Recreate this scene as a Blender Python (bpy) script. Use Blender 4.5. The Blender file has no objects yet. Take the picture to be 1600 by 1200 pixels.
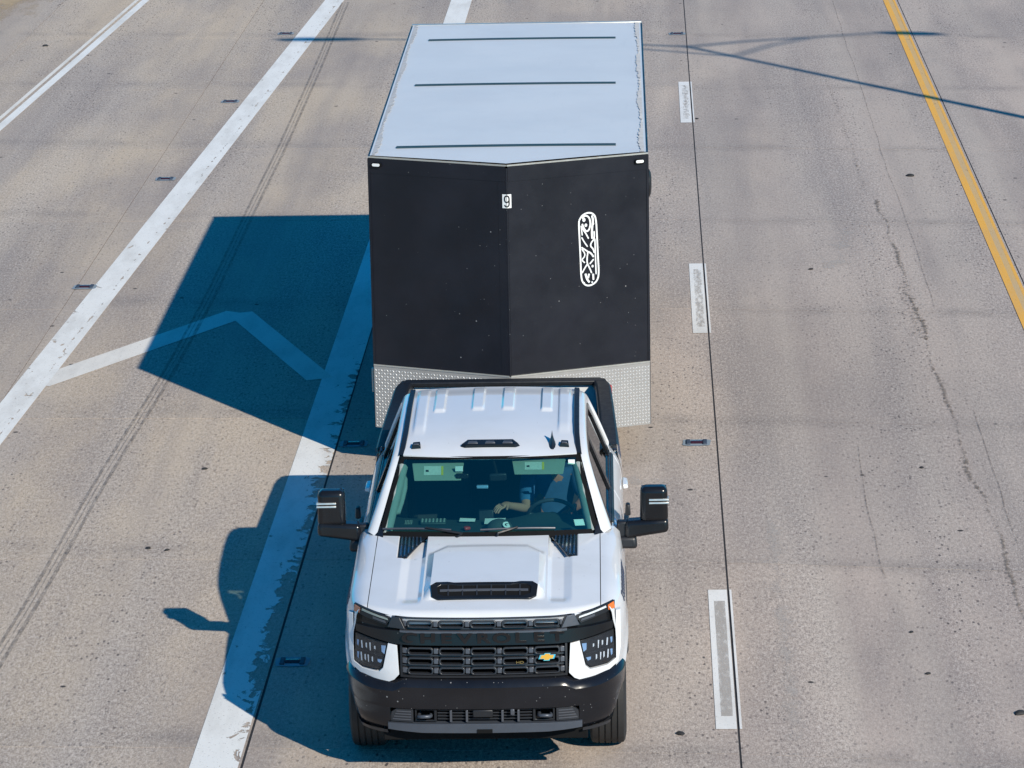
import bpy, bmesh, math, random
from mathutils import Vector, Matrix
random.seed(7)
sc = bpy.context.scene
col = sc.collection

# ------------------------------------------------------------------ camera
cam = bpy.data.objects.new('camera', bpy.data.cameras.new('camera'))
col.objects.link(cam)
cam.data.sensor_width = 36.0
cam.data.lens = 5600.0 / 1600.0 * 36.0
cam.data.clip_end = 3000.0
RX = Vector((0.99921873, 0.03447763, -0.0193188))
DN = Vector((-0.00975312, -0.25858226, -0.96594))
FW = Vector((-0.03829883, 0.96537377, -0.25804397))
m = Matrix((RX, -DN, -FW)).transposed().to_4x4()
m.translation = (0, 0, 9.5)
cam.matrix_world = m
sc.camera = cam

# ------------------------------------------------------------------ sky, sun, exposure
SUN_EL, SUN_AZ = math.radians(32.4), math.radians(-53.6)
SUN = Vector((math.cos(SUN_EL) * math.cos(SUN_AZ), math.cos(SUN_EL) * math.sin(SUN_AZ), math.sin(SUN_EL)))
w = bpy.data.worlds.new('World')
sc.world = w
w.use_nodes = True
nt = w.node_tree
bg = nt.nodes['Background']
sky = nt.nodes.new('ShaderNodeTexSky')
sky.sky_type = 'NISHITA'
sky.sun_disc = False
sky.sun_elevation = SUN_EL
sky.sun_rotation = math.atan2(SUN.x, SUN.y)
sky.altitude = 1600.0
sky.air_density = 1.0
sky.dust_density = 0.2
sky.ozone_density = 3.0
tint = nt.nodes.new('ShaderNodeMixRGB')
tint.blend_type = 'MULTIPLY'
tint.inputs[0].default_value = 1.0
tint.inputs[2].default_value = (0.05, 0.92, 1.30, 1)
nt.links.new(sky.outputs[0], tint.inputs[1])
nt.links.new(tint.outputs[0], bg.inputs[0])
bg.inputs[1].default_value = 0.10
sl = bpy.data.lights.new('sun', 'SUN')
sl.energy = 5.0
sl.angle = math.radians(0.5)
sl.color = (1.0, 0.93, 0.80)
so = bpy.data.objects.new('sun', sl)
so.rotation_euler = SUN.to_track_quat('Z', 'Y').to_euler()
col.objects.link(so)
sc.view_settings.view_transform = 'Standard'
sc.view_settings.look = 'None'
sc.view_settings.gamma = 1.0
sc.view_settings.use_curve_mapping = False
sc.view_settings.exposure = 0.11

# ------------------------------------------------------------------ material helpers
class NT:
    def __init__(s, name):
        s.m = bpy.data.materials.new(name); s.m.use_nodes = True
        s.t = s.m.node_tree; s.b = s.t.nodes['Principled BSDF']; s.o = s.t.nodes['Material Output']
    def n(s, typ, **kw):
        x = s.t.nodes.new(typ)
        for k, v in kw.items(): setattr(x, k, v)
        return x
    def l(s, a, b): s.t.links.new(a, b)
    def pos(s, scale=(1, 1, 1), obj=False):
        if obj: src = s.n('ShaderNodeTexCoord').outputs['Object']
        else: src = s.n('ShaderNodeNewGeometry').outputs['Position']
        mp = s.n('ShaderNodeMapping'); mp.inputs['Scale'].default_value = scale
        s.l(src, mp.inputs[0]); return mp.outputs[0]
    def noise(s, vec, scale, detail=3, rough=0.55, dist=0.0):
        x = s.n('ShaderNodeTexNoise'); x.inputs['Scale'].default_value = scale
        x.inputs['Detail'].default_value = detail; x.inputs['Roughness'].default_value = rough
        x.inputs['Distortion'].default_value = dist
        s.l(vec, x.inputs['Vector']); return x.outputs['Fac']
    def voro(s, vec, scale):
        x = s.n('ShaderNodeTexVoronoi'); x.inputs['Scale'].default_value = scale
        s.l(vec, x.inputs['Vector']); return x.outputs['Distance'], x.outputs['Color']
    def ramp(s, f, p0, p1, a=0.0, b=1.0):
        x = s.n('ShaderNodeMapRange'); x.inputs[1].default_value = p0; x.inputs[2].default_value = p1
        x.inputs[3].default_value = a; x.inputs[4].default_value = b
        s.l(f, x.inputs[0]); return x.outputs[0]
    def math(s, op, a, b):
        x = s.n('ShaderNodeMath', operation=op)
        for i, v in enumerate((a, b)):
            if isinstance(v, (int, float)): x.inputs[i].default_value = v
            else: s.l(v, x.inputs[i])
        return x.outputs[0]
    def mix(s, f, a, b, mode='MIX'):
        x = s.n('ShaderNodeMixRGB', blend_type=mode)
        for i, v in enumerate((f, a, b)):
            if isinstance(v, (int, float)): x.inputs[i].default_value = v
            elif isinstance(v, tuple): x.inputs[i].default_value = v if len(v) == 4 else (*v, 1)
            else: s.l(v, x.inputs[i])
        return x.outputs[0]
    def bump(s, h, strength, dist):
        x = s.n('ShaderNodeBump'); x.inputs['Strength'].default_value = strength; x.inputs['Distance'].default_value = dist
        s.l(h, x.inputs['Height']); s.l(x.outputs[0], s.b.inputs['Normal'])
    def set(s, **kw):
        for k, v in kw.items():
            i = s.b.inputs[k.replace('_', ' ')]
            if isinstance(v, (int, float)): i.default_value = v
            elif isinstance(v, tuple): i.default_value = (*v, 1) if len(v) == 3 else v
            else: s.l(v, i)
        return s

def simple(name, c, rough=0.5, metal=0.0, coat=0.0, var=0.12, scale=8.0, spec=0.5):
    t = NT(name); p = t.pos(obj=True)
    f = t.noise(p, scale, 4)
    d = tuple(max(0, x * (1 - var)) for x in c); e = tuple(min(1, x * (1 + var)) for x in c)
    t.set(Base_Color=t.mix(f, d, e), Roughness=t.ramp(t.noise(p, scale * 3, 2), 0.3, 0.7, max(0, rough - 0.06), min(1, rough + 0.06)),
          Metallic=metal, Coat_Weight=coat, Coat_Roughness=0.05)
    t.b.inputs['Specular IOR Level'].default_value = spec
    return t.m

def concrete():
    t = NT('road_concrete'); P = t.pos()
    sep = t.n('ShaderNodeSeparateXYZ'); t.l(P, sep.inputs[0])
    lane = t.ramp(t.math('ADD', sep.outputs[0], t.ramp(t.noise(P, 0.25, 2), 0.3, 0.7, -1.5, 1.5)), -4.5, 2.0)
    c = t.mix(lane, (0.545, 0.432, 0.315), (0.490, 0.398, 0.338))
    big = t.noise(t.pos((0.5, 0.16, 1)), 1.0, 5, 0.6)
    c = t.mix(t.ramp(big, 0.40, 0.62, 0, 0.80), c, (0.30, 0.252, 0.230))
    streak = t.noise(t.pos((1.6, 0.05, 1)), 1.0, 4, 0.55)
    c = t.mix(t.ramp(streak, 0.42, 0.7, 0, 0.5), c, (0.55, 0.47, 0.395))
    c = t.mix(t.ramp(t.noise(t.pos((1.1, 0.07, 1)), 1.3, 3), 0.48, 0.70, 0, 0.6), c, (0.25, 0.212, 0.198))
    oi = t.n('ShaderNodeObjectInfo')
    c = t.mix(t.ramp(oi.outputs['Random'], 0, 1, 0, 0.30), c, (0.30, 0.265, 0.245))
    # dirt gathered along the sawn cross joints, patchy
    jl = t.math('ADD', sep.outputs[1], t.math('MULTIPLY', sep.outputs[0], 0.10))
    fr = t.math('ABSOLUTE', t.math('SUBTRACT', t.math('FRACT', t.math('DIVIDE', t.math('SUBTRACT', jl, 24.96 - 2.3), 4.6), 0), 0.5), 0)
    band = t.math('MULTIPLY', t.ramp(fr, 0.07, 0.0), t.ramp(t.noise(t.pos((0.9, 0.5, 1)), 1.4, 4, 0.6), 0.38, 0.68))
    c = t.mix(t.math('MULTIPLY', band, 0.55), c, (0.19, 0.165, 0.155))
    # exposed aggregate, drawn out along the lane by tining
    PA = t.pos((1, 0.36, 1))
    f1 = t.noise(PA, 38, 5, 0.8)
    f2 = t.noise(PA, 95, 2, 0.6)
    rough_ = t.ramp(t.noise(t.pos((0.85, 0.03, 1)), 1.0, 3, 0.5), 0.42, 0.58, 0.55, 1.15)
    c = t.mix(t.math('MULTIPLY', rough_, t.ramp(f1, 0.515, 0.64, 0, 0.56)), c, (0.155, 0.132, 0.128))
    c = t.mix(t.math('MULTIPLY', rough_, t.ramp(f1, 0.485, 0.37, 0, 0.45)), c, (0.74, 0.655, 0.585))
    c = t.mix(t.math('MULTIPLY', rough_, t.ramp(f2, 0.54, 0.66, 0, 0.40)), c, (0.13, 0.11, 0.11))
    c = t.mix(t.math('MULTIPLY', rough_, t.ramp(f2, 0.46, 0.34, 0, 0.30)), c, (0.78, 0.70, 0.63))
    d, cc = t.voro(t.pos((1, 0.45, 1)), 24)
    s2 = t.n('ShaderNodeSeparateColor'); t.l(cc, s2.inputs[0])
    grain = t.math('MULTIPLY', t.ramp(d, 0.34, 0.18), t.ramp(s2.outputs[0], 0.55, 0.8))
    wearz = t.ramp(t.noise(t.pos((0.7, 0.12, 1)), 0.9, 3), 0.38, 0.62, 0.12, 0.95)
    c = t.mix(t.math('MULTIPLY', grain, t.math('MULTIPLY', wearz, rough_)), c, (0.085, 0.073, 0.072))
    d3, c3 = t.voro(P, 2.3)
    s3 = t.n('ShaderNodeSeparateColor'); t.l(c3, s3.inputs[0])
    spot = t.math('MULTIPLY', t.ramp(d3, 0.075, 0.05), t.ramp(s3.outputs[1], 0.72, 0.74))
    c = t.mix(spot, c, (0.05, 0.045, 0.045))
    t.set(Base_Color=c, Roughness=0.9)
    t.b.inputs['Specular IOR Level'].default_value = 0.25
    t.bump(t.math('ADD', f1, t.math('MULTIPLY', grain, -0.5)), 0.5, 0.006)
    return t.m

def paint(name, c, base_thr=0.30, edge=0.0, scale=9.0, dirt=(0.45, 0.42, 0.38)):
    """worn road paint: holes where noise + the 'wear' attribute is high show the slab below"""
    t = NT(name); P = t.pos()
    at = t.n('ShaderNodeAttribute', attribute_name='wear')
    nz = t.noise(t.pos((1, 0.75, 1)), scale, 8, 0.66, 1.0)
    v = t.math('ADD', nz, at.outputs['Fac'])
    hole = t.ramp(v, 1.0 - base_thr, 1.0 - base_thr + 0.02)
    fine = t.noise(P, 55, 3, 0.7)
    hole = t.math('MAXIMUM', hole, t.math('MULTIPLY', t.ramp(fine, 0.62, 0.70, 0, 0.55), 1.0))
    cc = t.mix(t.ramp(t.noise(t.pos((1, 0.25, 1)), 3.0, 5, 0.65), 0.45, 0.75, 0, 0.55), c, dirt)
    t.set(Base_Color=cc, Roughness=0.75)
    tr = t.n('ShaderNodeBsdfTransparent'); mx = t.n('ShaderNodeMixShader')
    t.l(hole, mx.inputs[0]); t.l(t.b.outputs[0], mx.inputs[1]); t.l(tr.outputs[0], mx.inputs[2]); t.l(mx.outputs[0], t.o.inputs[0])
    return t.m

def stain(name, c, lo, hi, amax, scale, stretch=(1, 1, 1)):
    """thin deposit on the slab, patchy"""
    t = NT(name)
    at = t.n('ShaderNodeAttribute', attribute_name='wear')
    nz = t.noise(t.pos(stretch), scale, 5, 0.7)
    a = t.ramp(t.math('SUBTRACT', nz, at.outputs['Fac']), lo, hi, 0, amax)
    t.set(Base_Color=c, Roughness=0.85)
    tr = t.n('ShaderNodeBsdfTransparent'); mx = t.n('ShaderNodeMixShader')
    t.l(a, mx.inputs[0]); t.l(tr.outputs[0], mx.inputs[1]); t.l(t.b.outputs[0], mx.inputs[2]); t.l(mx.outputs[0], t.o.inputs[0])
    return t.m

def glass(name, tintc, refl_rough=0.02, f0=0.045, rc=(1, 1, 1)):
    t = NT(name)
    tr = t.n('ShaderNodeBsdfTransparent'); 
    nz = t.noise(t.pos(obj=True), 3.0, 2)
    t.l(t.mix(t.ramp(nz, 0.3, 0.7, 0, 0.15), tuple(tintc), tuple(x * 0.8 for x in tintc)), tr.inputs[0])
    gl = t.n('ShaderNodeBsdfGlossy'); gl.inputs['Roughness'].default_value = refl_rough; gl.inputs['Color'].default_value = (*rc, 1)
    lw = t.n('ShaderNodeLayerWeight'); lw.inputs[0].default_value = 0.5
    fr = t.ramp(t.math('POWER', lw.outputs['Facing'], 5.0), 0, 1, f0, 1.0)
    mx = t.n('ShaderNodeMixShader')
    t.l(fr, mx.inputs[0]); t.l(tr.outputs[0], mx.inputs[1]); t.l(gl.outputs[0], mx.inputs[2]); t.l(mx.outputs[0], t.o.inputs[0])
    return t.m

def white_paint():
    t = NT('white_truck_paint'); p = t.pos(obj=True)
    c = t.mix(t.ramp(t.noise(p, 2.5, 5, 0.6), 0.45, 0.75, 0, 0.5), (0.72, 0.72, 0.73), (0.62, 0.61, 0.595))
    d, cc = t.voro(p, 22); s = t.n('ShaderNodeSeparateColor'); t.l(cc, s.inputs[0])
    c = t.mix(t.math('MULTIPLY', t.ramp(d, 0.10, 0.05), t.ramp(s.outputs[0], 0.86, 0.88)), c, (0.30, 0.28, 0.25))
    t.set(Base_Color=c, Roughness=0.38, Coat_Weight=0.9, Coat_Roughness=0.06)
    return t.m

def black_panel(name, c, rough, amount):
    """black sheet with bug and chip specks"""
    t = NT(name); p = t.pos(obj=True)
    d, cc = t.voro(p, 13); s = t.n('ShaderNodeSeparateColor'); t.l(cc, s.inputs[0])
    k = t.math('MULTIPLY', t.ramp(d, 0.10, 0.05), t.ramp(s.outputs[0], 1 - amount, 1.01 - amount))
    d2, c2 = t.voro(p, 40); s2 = t.n('ShaderNodeSeparateColor'); t.l(c2, s2.inputs[0])
    k2 = t.math('MULTIPLY', t.ramp(d2, 0.16, 0.08), t.ramp(s2.outputs[1], 1 - amount, 1.01 - amount))
    k = t.math('MAXIMUM', k, k2)
    base = t.mix(t.ramp(t.noise(p, 1.7, 5, 0.6), 0.35, 0.7), c, tuple(x * 1.5 + 0.003 for x in c))
    t.set(Base_Color=t.mix(k, base, (0.24, 0.24, 0.24)), Roughness=t.ramp(t.noise(p, 5, 3), 0.3, 0.7, rough - 0.05, rough + 0.07))
    t.b.inputs['Specular IOR Level'].default_value = 0.4
    return t.m

def roof_sheet():
    t = NT('trailer_roof_sheet'); p = t.pos(obj=True)
    c = t.mix(t.ramp(t.noise(p, 0.9, 6, 0.6), 0.4, 0.7, 0, 0.7), (0.70, 0.705, 0.71), (0.62, 0.63, 0.645))
    c = t.mix(t.ramp(t.noise(t.pos((3, 0.4, 1), True), 2.0, 5, 0.7), 0.58, 0.75, 0, 0.35), c, (0.58, 0.59, 0.60))
    t.set(Base_Color=c, Roughness=0.45, Metallic=0.1)
    t.bump(t.noise(p, 1.6, 3), 0.25, 0.02)
    return t.m

M = {}
M['concrete'] = concrete()
M['white_line'] = paint('white_road_paint', (0.78, 0.765, 0.73), 0.30, scale=5.5)
M['dash_line'] = paint('white_lane_tape', (0.76, 0.74, 0.71), 0.30, scale=50)
M['faded_line'] = paint('faded_white_paint', (0.74, 0.70, 0.64), 0.27, scale=14)
M['yellow_line'] = paint('yellow_road_paint', (0.80, 0.41, 0.06), 0.29, scale=12, dirt=(0.56, 0.36, 0.16))
M['yellow_old'] = paint('old_yellow_paint', (0.62, 0.40, 0.16), 0.36, scale=18, dirt=(0.46, 0.37, 0.26))
M['joint'] = simple('joint_sealant', (0.022, 0.02, 0.02), 0.8)
M['joint_faint'] = simple('joint_grit', (0.10, 0.085, 0.075), 0.9)
M['rubber_mark'] = stain('tyre_rubber_mark', (0.10, 0.088, 0.082), 0.30, 0.75, 0.55, 22, (1, 0.3, 1))
M['oil'] = stain('dark_sealed_crack', (0.19, 0.155, 0.125), 0.44, 0.64, 0.75, 22, (1, 0.5, 1))
M['hair'] = stain('hairline_crack', (0.16, 0.13, 0.11), 0.40, 0.62, 0.6, 12)
M['scuff'] = stain('scuffed_tape', (0.42, 0.38, 0.345), 0.22, 0.66, 0.95, 24, (1, 0.25, 1))
M['sand'] = stain('blown_sand', (0.50, 0.37, 0.22), 0.38, 0.60, 0.8, 1.2, (1, 0.3, 1))
M['pale'] = stain('pale_patch', (0.52, 0.47, 0.43), 0.42, 0.62, 0.55, 3, (1, 0.5, 1))
M['dirt'] = simple('roadside_dirt', (0.30, 0.24, 0.17), 0.95, var=0.35, scale=0.6)
M['white'] = white_paint()
M['gap'] = simple('panel_gap_black', (0.004, 0.004, 0.0045), 0.8, spec=0.2)
M['gloss_black'] = black_panel('gloss_black_trim', (0.006, 0.0065, 0.008), 0.22, 0.02)
M['bumper'] = black_panel('black_bumper_paint', (0.007, 0.0075, 0.010), 0.19, 0.15)
M['satin_black'] = simple('satin_black_plastic', (0.010, 0.0105, 0.013), 0.45)
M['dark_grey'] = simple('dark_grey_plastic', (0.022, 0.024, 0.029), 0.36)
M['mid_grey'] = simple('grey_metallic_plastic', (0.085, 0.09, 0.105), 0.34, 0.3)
M['skid'] = simple('brushed_skid_strip', (0.07, 0.08, 0.10), 0.42, 0.3)
M['vent_sky_tint'] = simple('sky_tinted_black', (0.02, 0.032, 0.055), 0.16, 0.0, 1.0)  # blue in the base colour stands in for reflected sky
M['chrome'] = simple('chrome', (0.75, 0.76, 0.78), 0.12, 1.0)
M['rubber'] = simple('tyre_rubber', (0.022, 0.021, 0.021), 0.75, var=0.3)
M['steel'] = simple('steel_rim', (0.38, 0.39, 0.41), 0.35, 0.8)
M['windshield'] = glass('teal_windshield_glass', (0.54, 0.84, 0.80), 0.03, 0.22, (0.55, 1.0, 0.80))
M['front_side_glass'] = glass('light_side_glass', (0.52, 0.54, 0.49))
M['side_glass'] = glass('dark_side_glass', (0.16, 0.17, 0.15))
M['lens'] = glass('clear_lamp_lens', (0.85, 0.88, 0.92))
M['lamp_bright'] = simple('lamp_reflection_pale', (0.80, 0.83, 0.88), 0.22, 0.3, scale=60, var=0.2)
M['lamp_blue'] = simple('blue_lamp_glass', (0.28, 0.44, 0.66), 0.12, 0.2)
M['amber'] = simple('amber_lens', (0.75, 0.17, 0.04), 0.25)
M['amber_shaded'] = simple('shaded_amber_lens', (0.34, 0.17, 0.12), 0.25)  # dimmer copy of the amber for the shaded left lamp
M['gold'] = simple('gold_emblem', (0.80, 0.42, 0.05), 0.3, 0.3)
M['gold_dim'] = simple('dull_gold_badge', (0.20, 0.15, 0.05), 0.4)
M['dash'] = simple('dashboard_vinyl', (0.030, 0.050, 0.050), 0.6)
M['seat'] = simple('seat_cloth', (0.03, 0.032, 0.034), 0.85, scale=30, var=0.3)
M['trim'] = simple('pale_interior_trim', (0.25, 0.29, 0.27), 0.75)
M['visor'] = simple('sun_visor_cloth', (0.26, 0.30, 0.25), 0.85)
M['label_white'] = simple('white_label', (0.80, 0.80, 0.78), 0.6, var=0.05)
M['visor_label'] = simple('printed_visor_label', (0.50, 0.52, 0.47), 0.7, var=0.25, scale=60)
M['label_yellow'] = simple('yellow_label', (0.55, 0.45, 0.05), 0.6)
M['ink'] = simple('black_ink', (0.012, 0.012, 0.014), 0.6)
M['blue_stripe'] = simple('blue_decal', (0.03, 0.18, 0.42), 0.35)
M['decal'] = simple('dark_blue_decal', (0.02, 0.035, 0.075), 0.35)
M['skin'] = simple('skin', (0.46, 0.22, 0.155), 0.55)
M['shirt'] = simple('blue_shirt', (0.035, 0.13, 0.30), 0.8, scale=20, var=0.25)
M['jeans'] = simple('dark_trousers', (0.02, 0.025, 0.04), 0.85)
M['hairc'] = simple('dark_hair', (0.02, 0.015, 0.012), 0.6)
M['cap'] = simple('charcoal_cap_cloth', (0.055, 0.07, 0.065), 0.85, scale=30)
M['red'] = simple('red_plastic', (0.5, 0.04, 0.03), 0.4)
M['trailer_black'] = black_panel('black_trailer_skin', (0.0055, 0.006, 0.0105), 0.40, 0.034)
M['trailer_roof'] = roof_sheet()
M['seam'] = simple('dark_roof_seam', (0.015, 0.045, 0.06), 0.6)  # even dark blue-green for the raised cross strips
M['caulk'] = simple('grey_caulk', (0.50, 0.49, 0.48), 0.8, var=0.3, scale=14)
M['alloy'] = simple('aluminium_trim', (0.62, 0.60, 0.55), 0.35, 0.7)
M['diamond'] = simple('diamond_plate', (0.36, 0.345, 0.33), 0.38, 0.25, scale=3, var=0.12)
M['tread'] = simple('pale_tread', (0.72, 0.70, 0.67), 0.32, 0.35, scale=3, var=0.12)  # paler than the plate, brings out the tread pattern
M['galv'] = simple('galvanised_pole', (0.42, 0.43, 0.43), 0.5, 0.5)
M['cast'] = simple('cast_iron_frame', (0.045, 0.06, 0.09), 0.7)
M['marker_lens'] = simple('dull_red_marker_lens', (0.045, 0.014, 0.02), 0.3)
M['epoxy'] = simple('grey_blue_epoxy', (0.24, 0.29, 0.33), 0.7, var=0.25)

# ------------------------------------------------------------------ mesh helpers
def finish(name, bm, mat, parent=None, smooth=35, bevel=0.0, seg=2):
    me = bpy.data.meshes.new(name)
    bmesh.ops.recalc_face_normals(bm, faces=bm.faces)
    bm.to_mesh(me); bm.free()
    if smooth:
        for p in me.polygons: p.use_smooth = True
        me.set_sharp_from_angle(angle=math.radians(smooth))
    o = bpy.data.objects.new(name, me)
    if mat: me.materials.append(M[mat] if isinstance(mat, str) else mat)
    col.objects.link(o)
    if parent: o.parent = parent
    if bevel:
        b = o.modifiers.new('bevel', 'BEVEL'); b.width = bevel; b.segments = seg; b.limit_method = 'ANGLE'; b.angle_limit = math.radians(40)
    return o

def raw(name, verts, faces, mat, parent=None, smooth=35, bevel=0.0):
    bm = bmesh.new()
    vs = [bm.verts.new(v) for v in verts]
    for f in faces:
        try: bm.faces.new([vs[i] for i in f])
        except ValueError: pass
    return finish(name, bm, mat, parent, smooth, bevel)

def thing(name, label, cat, loc=(0, 0, 0), rz=0.0, group=None):
    o = bpy.data.objects.new(name, None); col.objects.link(o)
    o.location = loc; o.rotation_euler = (0, 0, rz); o.empty_display_size = 0.3
    return tag(o, label, cat, group)

def tag(o, label=None, cat=None, group=None, kind=None):
    if label: o['label'] = label
    if cat: o['category'] = cat
    if group: o['group'] = group
    if kind: o['kind'] = kind
    return o

def bbox(bm, x0, x1, y0, y1, z0, z1, mat=None):
    vs = [bm.verts.new(p) for p in [(x0, y0, z0), (x1, y0, z0), (x1, y1, z0), (x0, y1, z0), (x0, y0, z1), (x1, y0, z1), (x1, y1, z1), (x0, y1, z1)]]
    for f in [(0, 3, 2, 1), (4, 5, 6, 7), (0, 1, 5, 4), (1, 2, 6, 5), (2, 3, 7, 6), (3, 0, 4, 7)]: bm.faces.new([vs[i] for i in f])
    return vs

def box(name, b, mat, parent=None, bevel=0.004):
    bm = bmesh.new(); bbox(bm, *b)
    return finish(name, bm, mat, parent, 35, bevel)

def hull8(name, lo, hi, mat, parent=None, bevel=0.004, seg=2):
    """two quads (four corners each) joined into a solid"""
    v = list(lo) + list(hi)
    bm = bmesh.new(); vs = [bm.verts.new(p) for p in v]
    for f in [(0, 3, 2, 1), (4, 5, 6, 7), (0, 1, 5, 4), (1, 2, 6, 5), (2, 3, 7, 6), (3, 0, 4, 7)]: bm.faces.new([vs[i] for i in f])
    return finish(name, bm, mat, parent, 35, bevel, seg)

def grid(name, rows, mat, parent=None, smooth=40, thick=0.0, closed=False):
    bm = bmesh.new(); V = [[bm.verts.new(p) for p in r] for r in rows]
    for i in range(len(V) - 1):
        n = len(V[i])
        for j in range(n if closed else n - 1):
            k = (j + 1) % n
            a = [V[i][j], V[i][k], V[i + 1][k], V[i + 1][j]]
            try: bm.faces.new(a)
            except ValueError: pass
    o = finish(name, bm, mat, parent, smooth)
    if thick:
        s = o.modifiers.new('solid', 'SOLIDIFY'); s.thickness = thick; s.offset = 0
    return o

def patch(name, poly, fn, thick, mat, parent=None, hole=None, step=0.06, bevel=0.0, smooth=35):
    """plate with outline poly in (u, v), laid on the surface fn(u, v, w); w is depth below the face"""
    bm = bmesh.new()
    o = [bm.verts.new((u, v, 0)) for u, v in poly]
    if hole:
        h = [bm.verts.new((u, v, 0)) for u, v in hole]; n = len(o)
        for i in range(n): bm.faces.new([o[i], o[(i + 1) % n], h[(i + 1) % n], h[i]])
    else:
        bm.faces.new(o); bm.normal_update()
        bmesh.ops.triangulate(bm, faces=bm.faces[:])
    for ax in (0, 1):
        lo = min(p[ax] for p in poly); hi = max(p[ax] for p in poly)
        k = math.floor(lo / step) + 1
        while k * step < hi:
            co = [0, 0, 0]; no = [0, 0, 0]; co[ax] = k * step; no[ax] = 1
            bmesh.ops.bisect_plane(bm, geom=bm.verts[:] + bm.edges[:] + bm.faces[:], dist=1e-5, plane_co=co, plane_no=no)
            k += 1
    if thick:
        r = bmesh.ops.extrude_face_region(bm, geom=bm.faces[:])
        for e in r['geom']:
            if isinstance(e, bmesh.types.BMVert): e.co.z = thick
    for v in bm.verts: v.co = Vector(fn(v.co.x, v.co.y, v.co.z))
    return finish(name, bm, mat, parent, smooth, bevel)

def tube_bm(bm, pts, r, n=8, caps=True):
    pts = [Vector(p) for p in pts]; rs = r if isinstance(r, (list, tuple)) else [r] * len(pts)
    rings = []; up = Vector((0, 0, 1))
    for i, p in enumerate(pts):
        d = (pts[min(i + 1, len(pts) - 1)] - pts[max(i - 1, 0)]).normalized()
        a = d.cross(up if abs(d.z) < 0.95 else Vector((1, 0, 0))).normalized(); b = d.cross(a)
        rings.append([bm.verts.new(p + (a * math.cos(t) + b * math.sin(t)) * rs[i]) for t in [2 * math.pi * k / n for k in range(n)]])
    for i in range(len(rings) - 1):
        for k in range(n): bm.faces.new([rings[i][k], rings[i][(k + 1) % n], rings[i + 1][(k + 1) % n], rings[i + 1][k]])
    if caps: bm.faces.new(rings[0]); bm.faces.new(rings[-1][::-1])

def tube(name, pts, r, mat, parent=None, n=8):
    bm = bmesh.new(); tube_bm(bm, pts, r, n)
    return finish(name, bm, mat, parent, 50)

def lathe_x(name, prof, mat, parent=None, n=40, c=(0, 0, 0)):
    """profile of (x, radius) turned about the x axis"""
    rows = [[(c[0] + x, c[1] + r * math.cos(t), c[2] + r * math.sin(t)) for t in [2 * math.pi * k / n for k in range(n)]] for x, r in prof]
    return grid(name, rows, mat, parent, 40, closed=True)

def text_mesh(name, body, size, mat, parent, loc, rot=(math.pi / 2, 0, 0), extrude=0.002, sx=1.0, spacing=1.0, bold=0.0):
    cu = bpy.data.curves.new(name, 'FONT'); cu.body = body; cu.size = size; cu.extrude = extrude; cu.offset = bold
    cu.align_x = 'CENTER'; cu.align_y = 'CENTER'; cu.space_character = spacing
    t = bpy.data.objects.new(name, cu); col.objects.link(t)
    me = bpy.data.meshes.new_from_object(t.evaluated_get(bpy.context.evaluated_depsgraph_get()))
    bpy.data.objects.remove(t)
    me.materials.clear(); me.materials.append(M[mat])
    o = bpy.data.objects.new(name, me); col.objects.link(o); o.parent = parent
    o.location = loc; o.rotation_euler = rot; o.scale = (sx, 1, 1)
    return o

def sst(a, b, x):
    t = max(0.0, min(1.0, (x - a) / (b - a))); return t * t * (3 - 2 * t)
def clamp(x, a=0.0, b=1.0): return max(a, min(b, x))
def lerp(a, b, t): return a + (b - a) * t

# ================================================================== SETTING
ground = raw('ground', [(-900, -300, -0.06), (900, -300, -0.06), (900, 1800, -0.06), (-900, 1800, -0.06)], [(0, 1, 2, 3)], 'dirt')
tag(ground, 'flat pale dirt ground beyond the road', kind='structure')
road = raw('road', [(-21, -60, -0.03), (12, -60, -0.03), (12, 260, -0.03), (-21, 260, -0.03)], [(0, 1, 2, 3)], 'concrete')
tag(road, 'pale jointed concrete highway', kind='structure')
XJ = [-17.4, -13.75, -10.1, -6.6, -3.03, 0.645, 4.255, 7.9, 11.5]
SKEW = [-0.03, -0.03, -0.03, -0.03, -0.05, -0.12, -0.12, -0.12]
GAP = [0.006, 0.006, 0.008, 0.008, 0.020, 0.016, 0.014, 0.008, 0.006]
Y0 = 24.9
offs = [0]
def jy(lane, k):      # joint position at both sides of a lane
    s = SKEW[lane]; xa, xb = XJ[lane], XJ[lane + 1]
    # anchored where joint lines meet at x = 0.645
    base = Y0 + 4.6 * k
    ya = base; 
    x = 0.645; acc = 0.0
    def y_at(xq):
        acc = 0.0
        if xq >= 0.645:
            for i in range(5, 8):
                acc += SKEW[i] * max(0, min(xq, XJ[i + 1]) - XJ[i])
        else:
            for i in range(4, -1, -1):
                acc -= SKEW[i] * max(0, XJ[i + 1] - max(xq, XJ[i]))
        return base + acc
    return y_at(xa), y_at(xb)
for lane in range(8):
    xa, xb = XJ[lane] + GAP[lane] / 2, XJ[lane + 1] - GAP[lane + 1] / 2
    for k in range(-3, 12):
        a0, b0 = jy(lane, k); a1, b1 = jy(lane, k + 1); g = 0.0045
        dz = random.uniform(-0.0012, 0.0012)
        n = 10      # slightly wavy sawn edges
        hull8('slab', [(xa, a0 + g, -0.028), (xb, b0 + g, -0.028), (xb, b1 - g, -0.028), (xa, a1 - g, -0.028)],
              [(xa, a0 + g, dz), (xb, b0 + g, dz), (xb, b1 - g, dz), (xa, a1 - g, dz)], 'concrete', road, 0.0)
for i, x in enumerate(XJ[1:-1]):
    dark = GAP[i + 1] > 0.01
    box('joint_seal', (x - GAP[i + 1] / 2 - 0.001, x + GAP[i + 1] / 2 + 0.001, 10.5, 81, -0.029, -0.004 if dark else -0.006), 'joint' if dark else 'joint_faint', road, 0)

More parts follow.
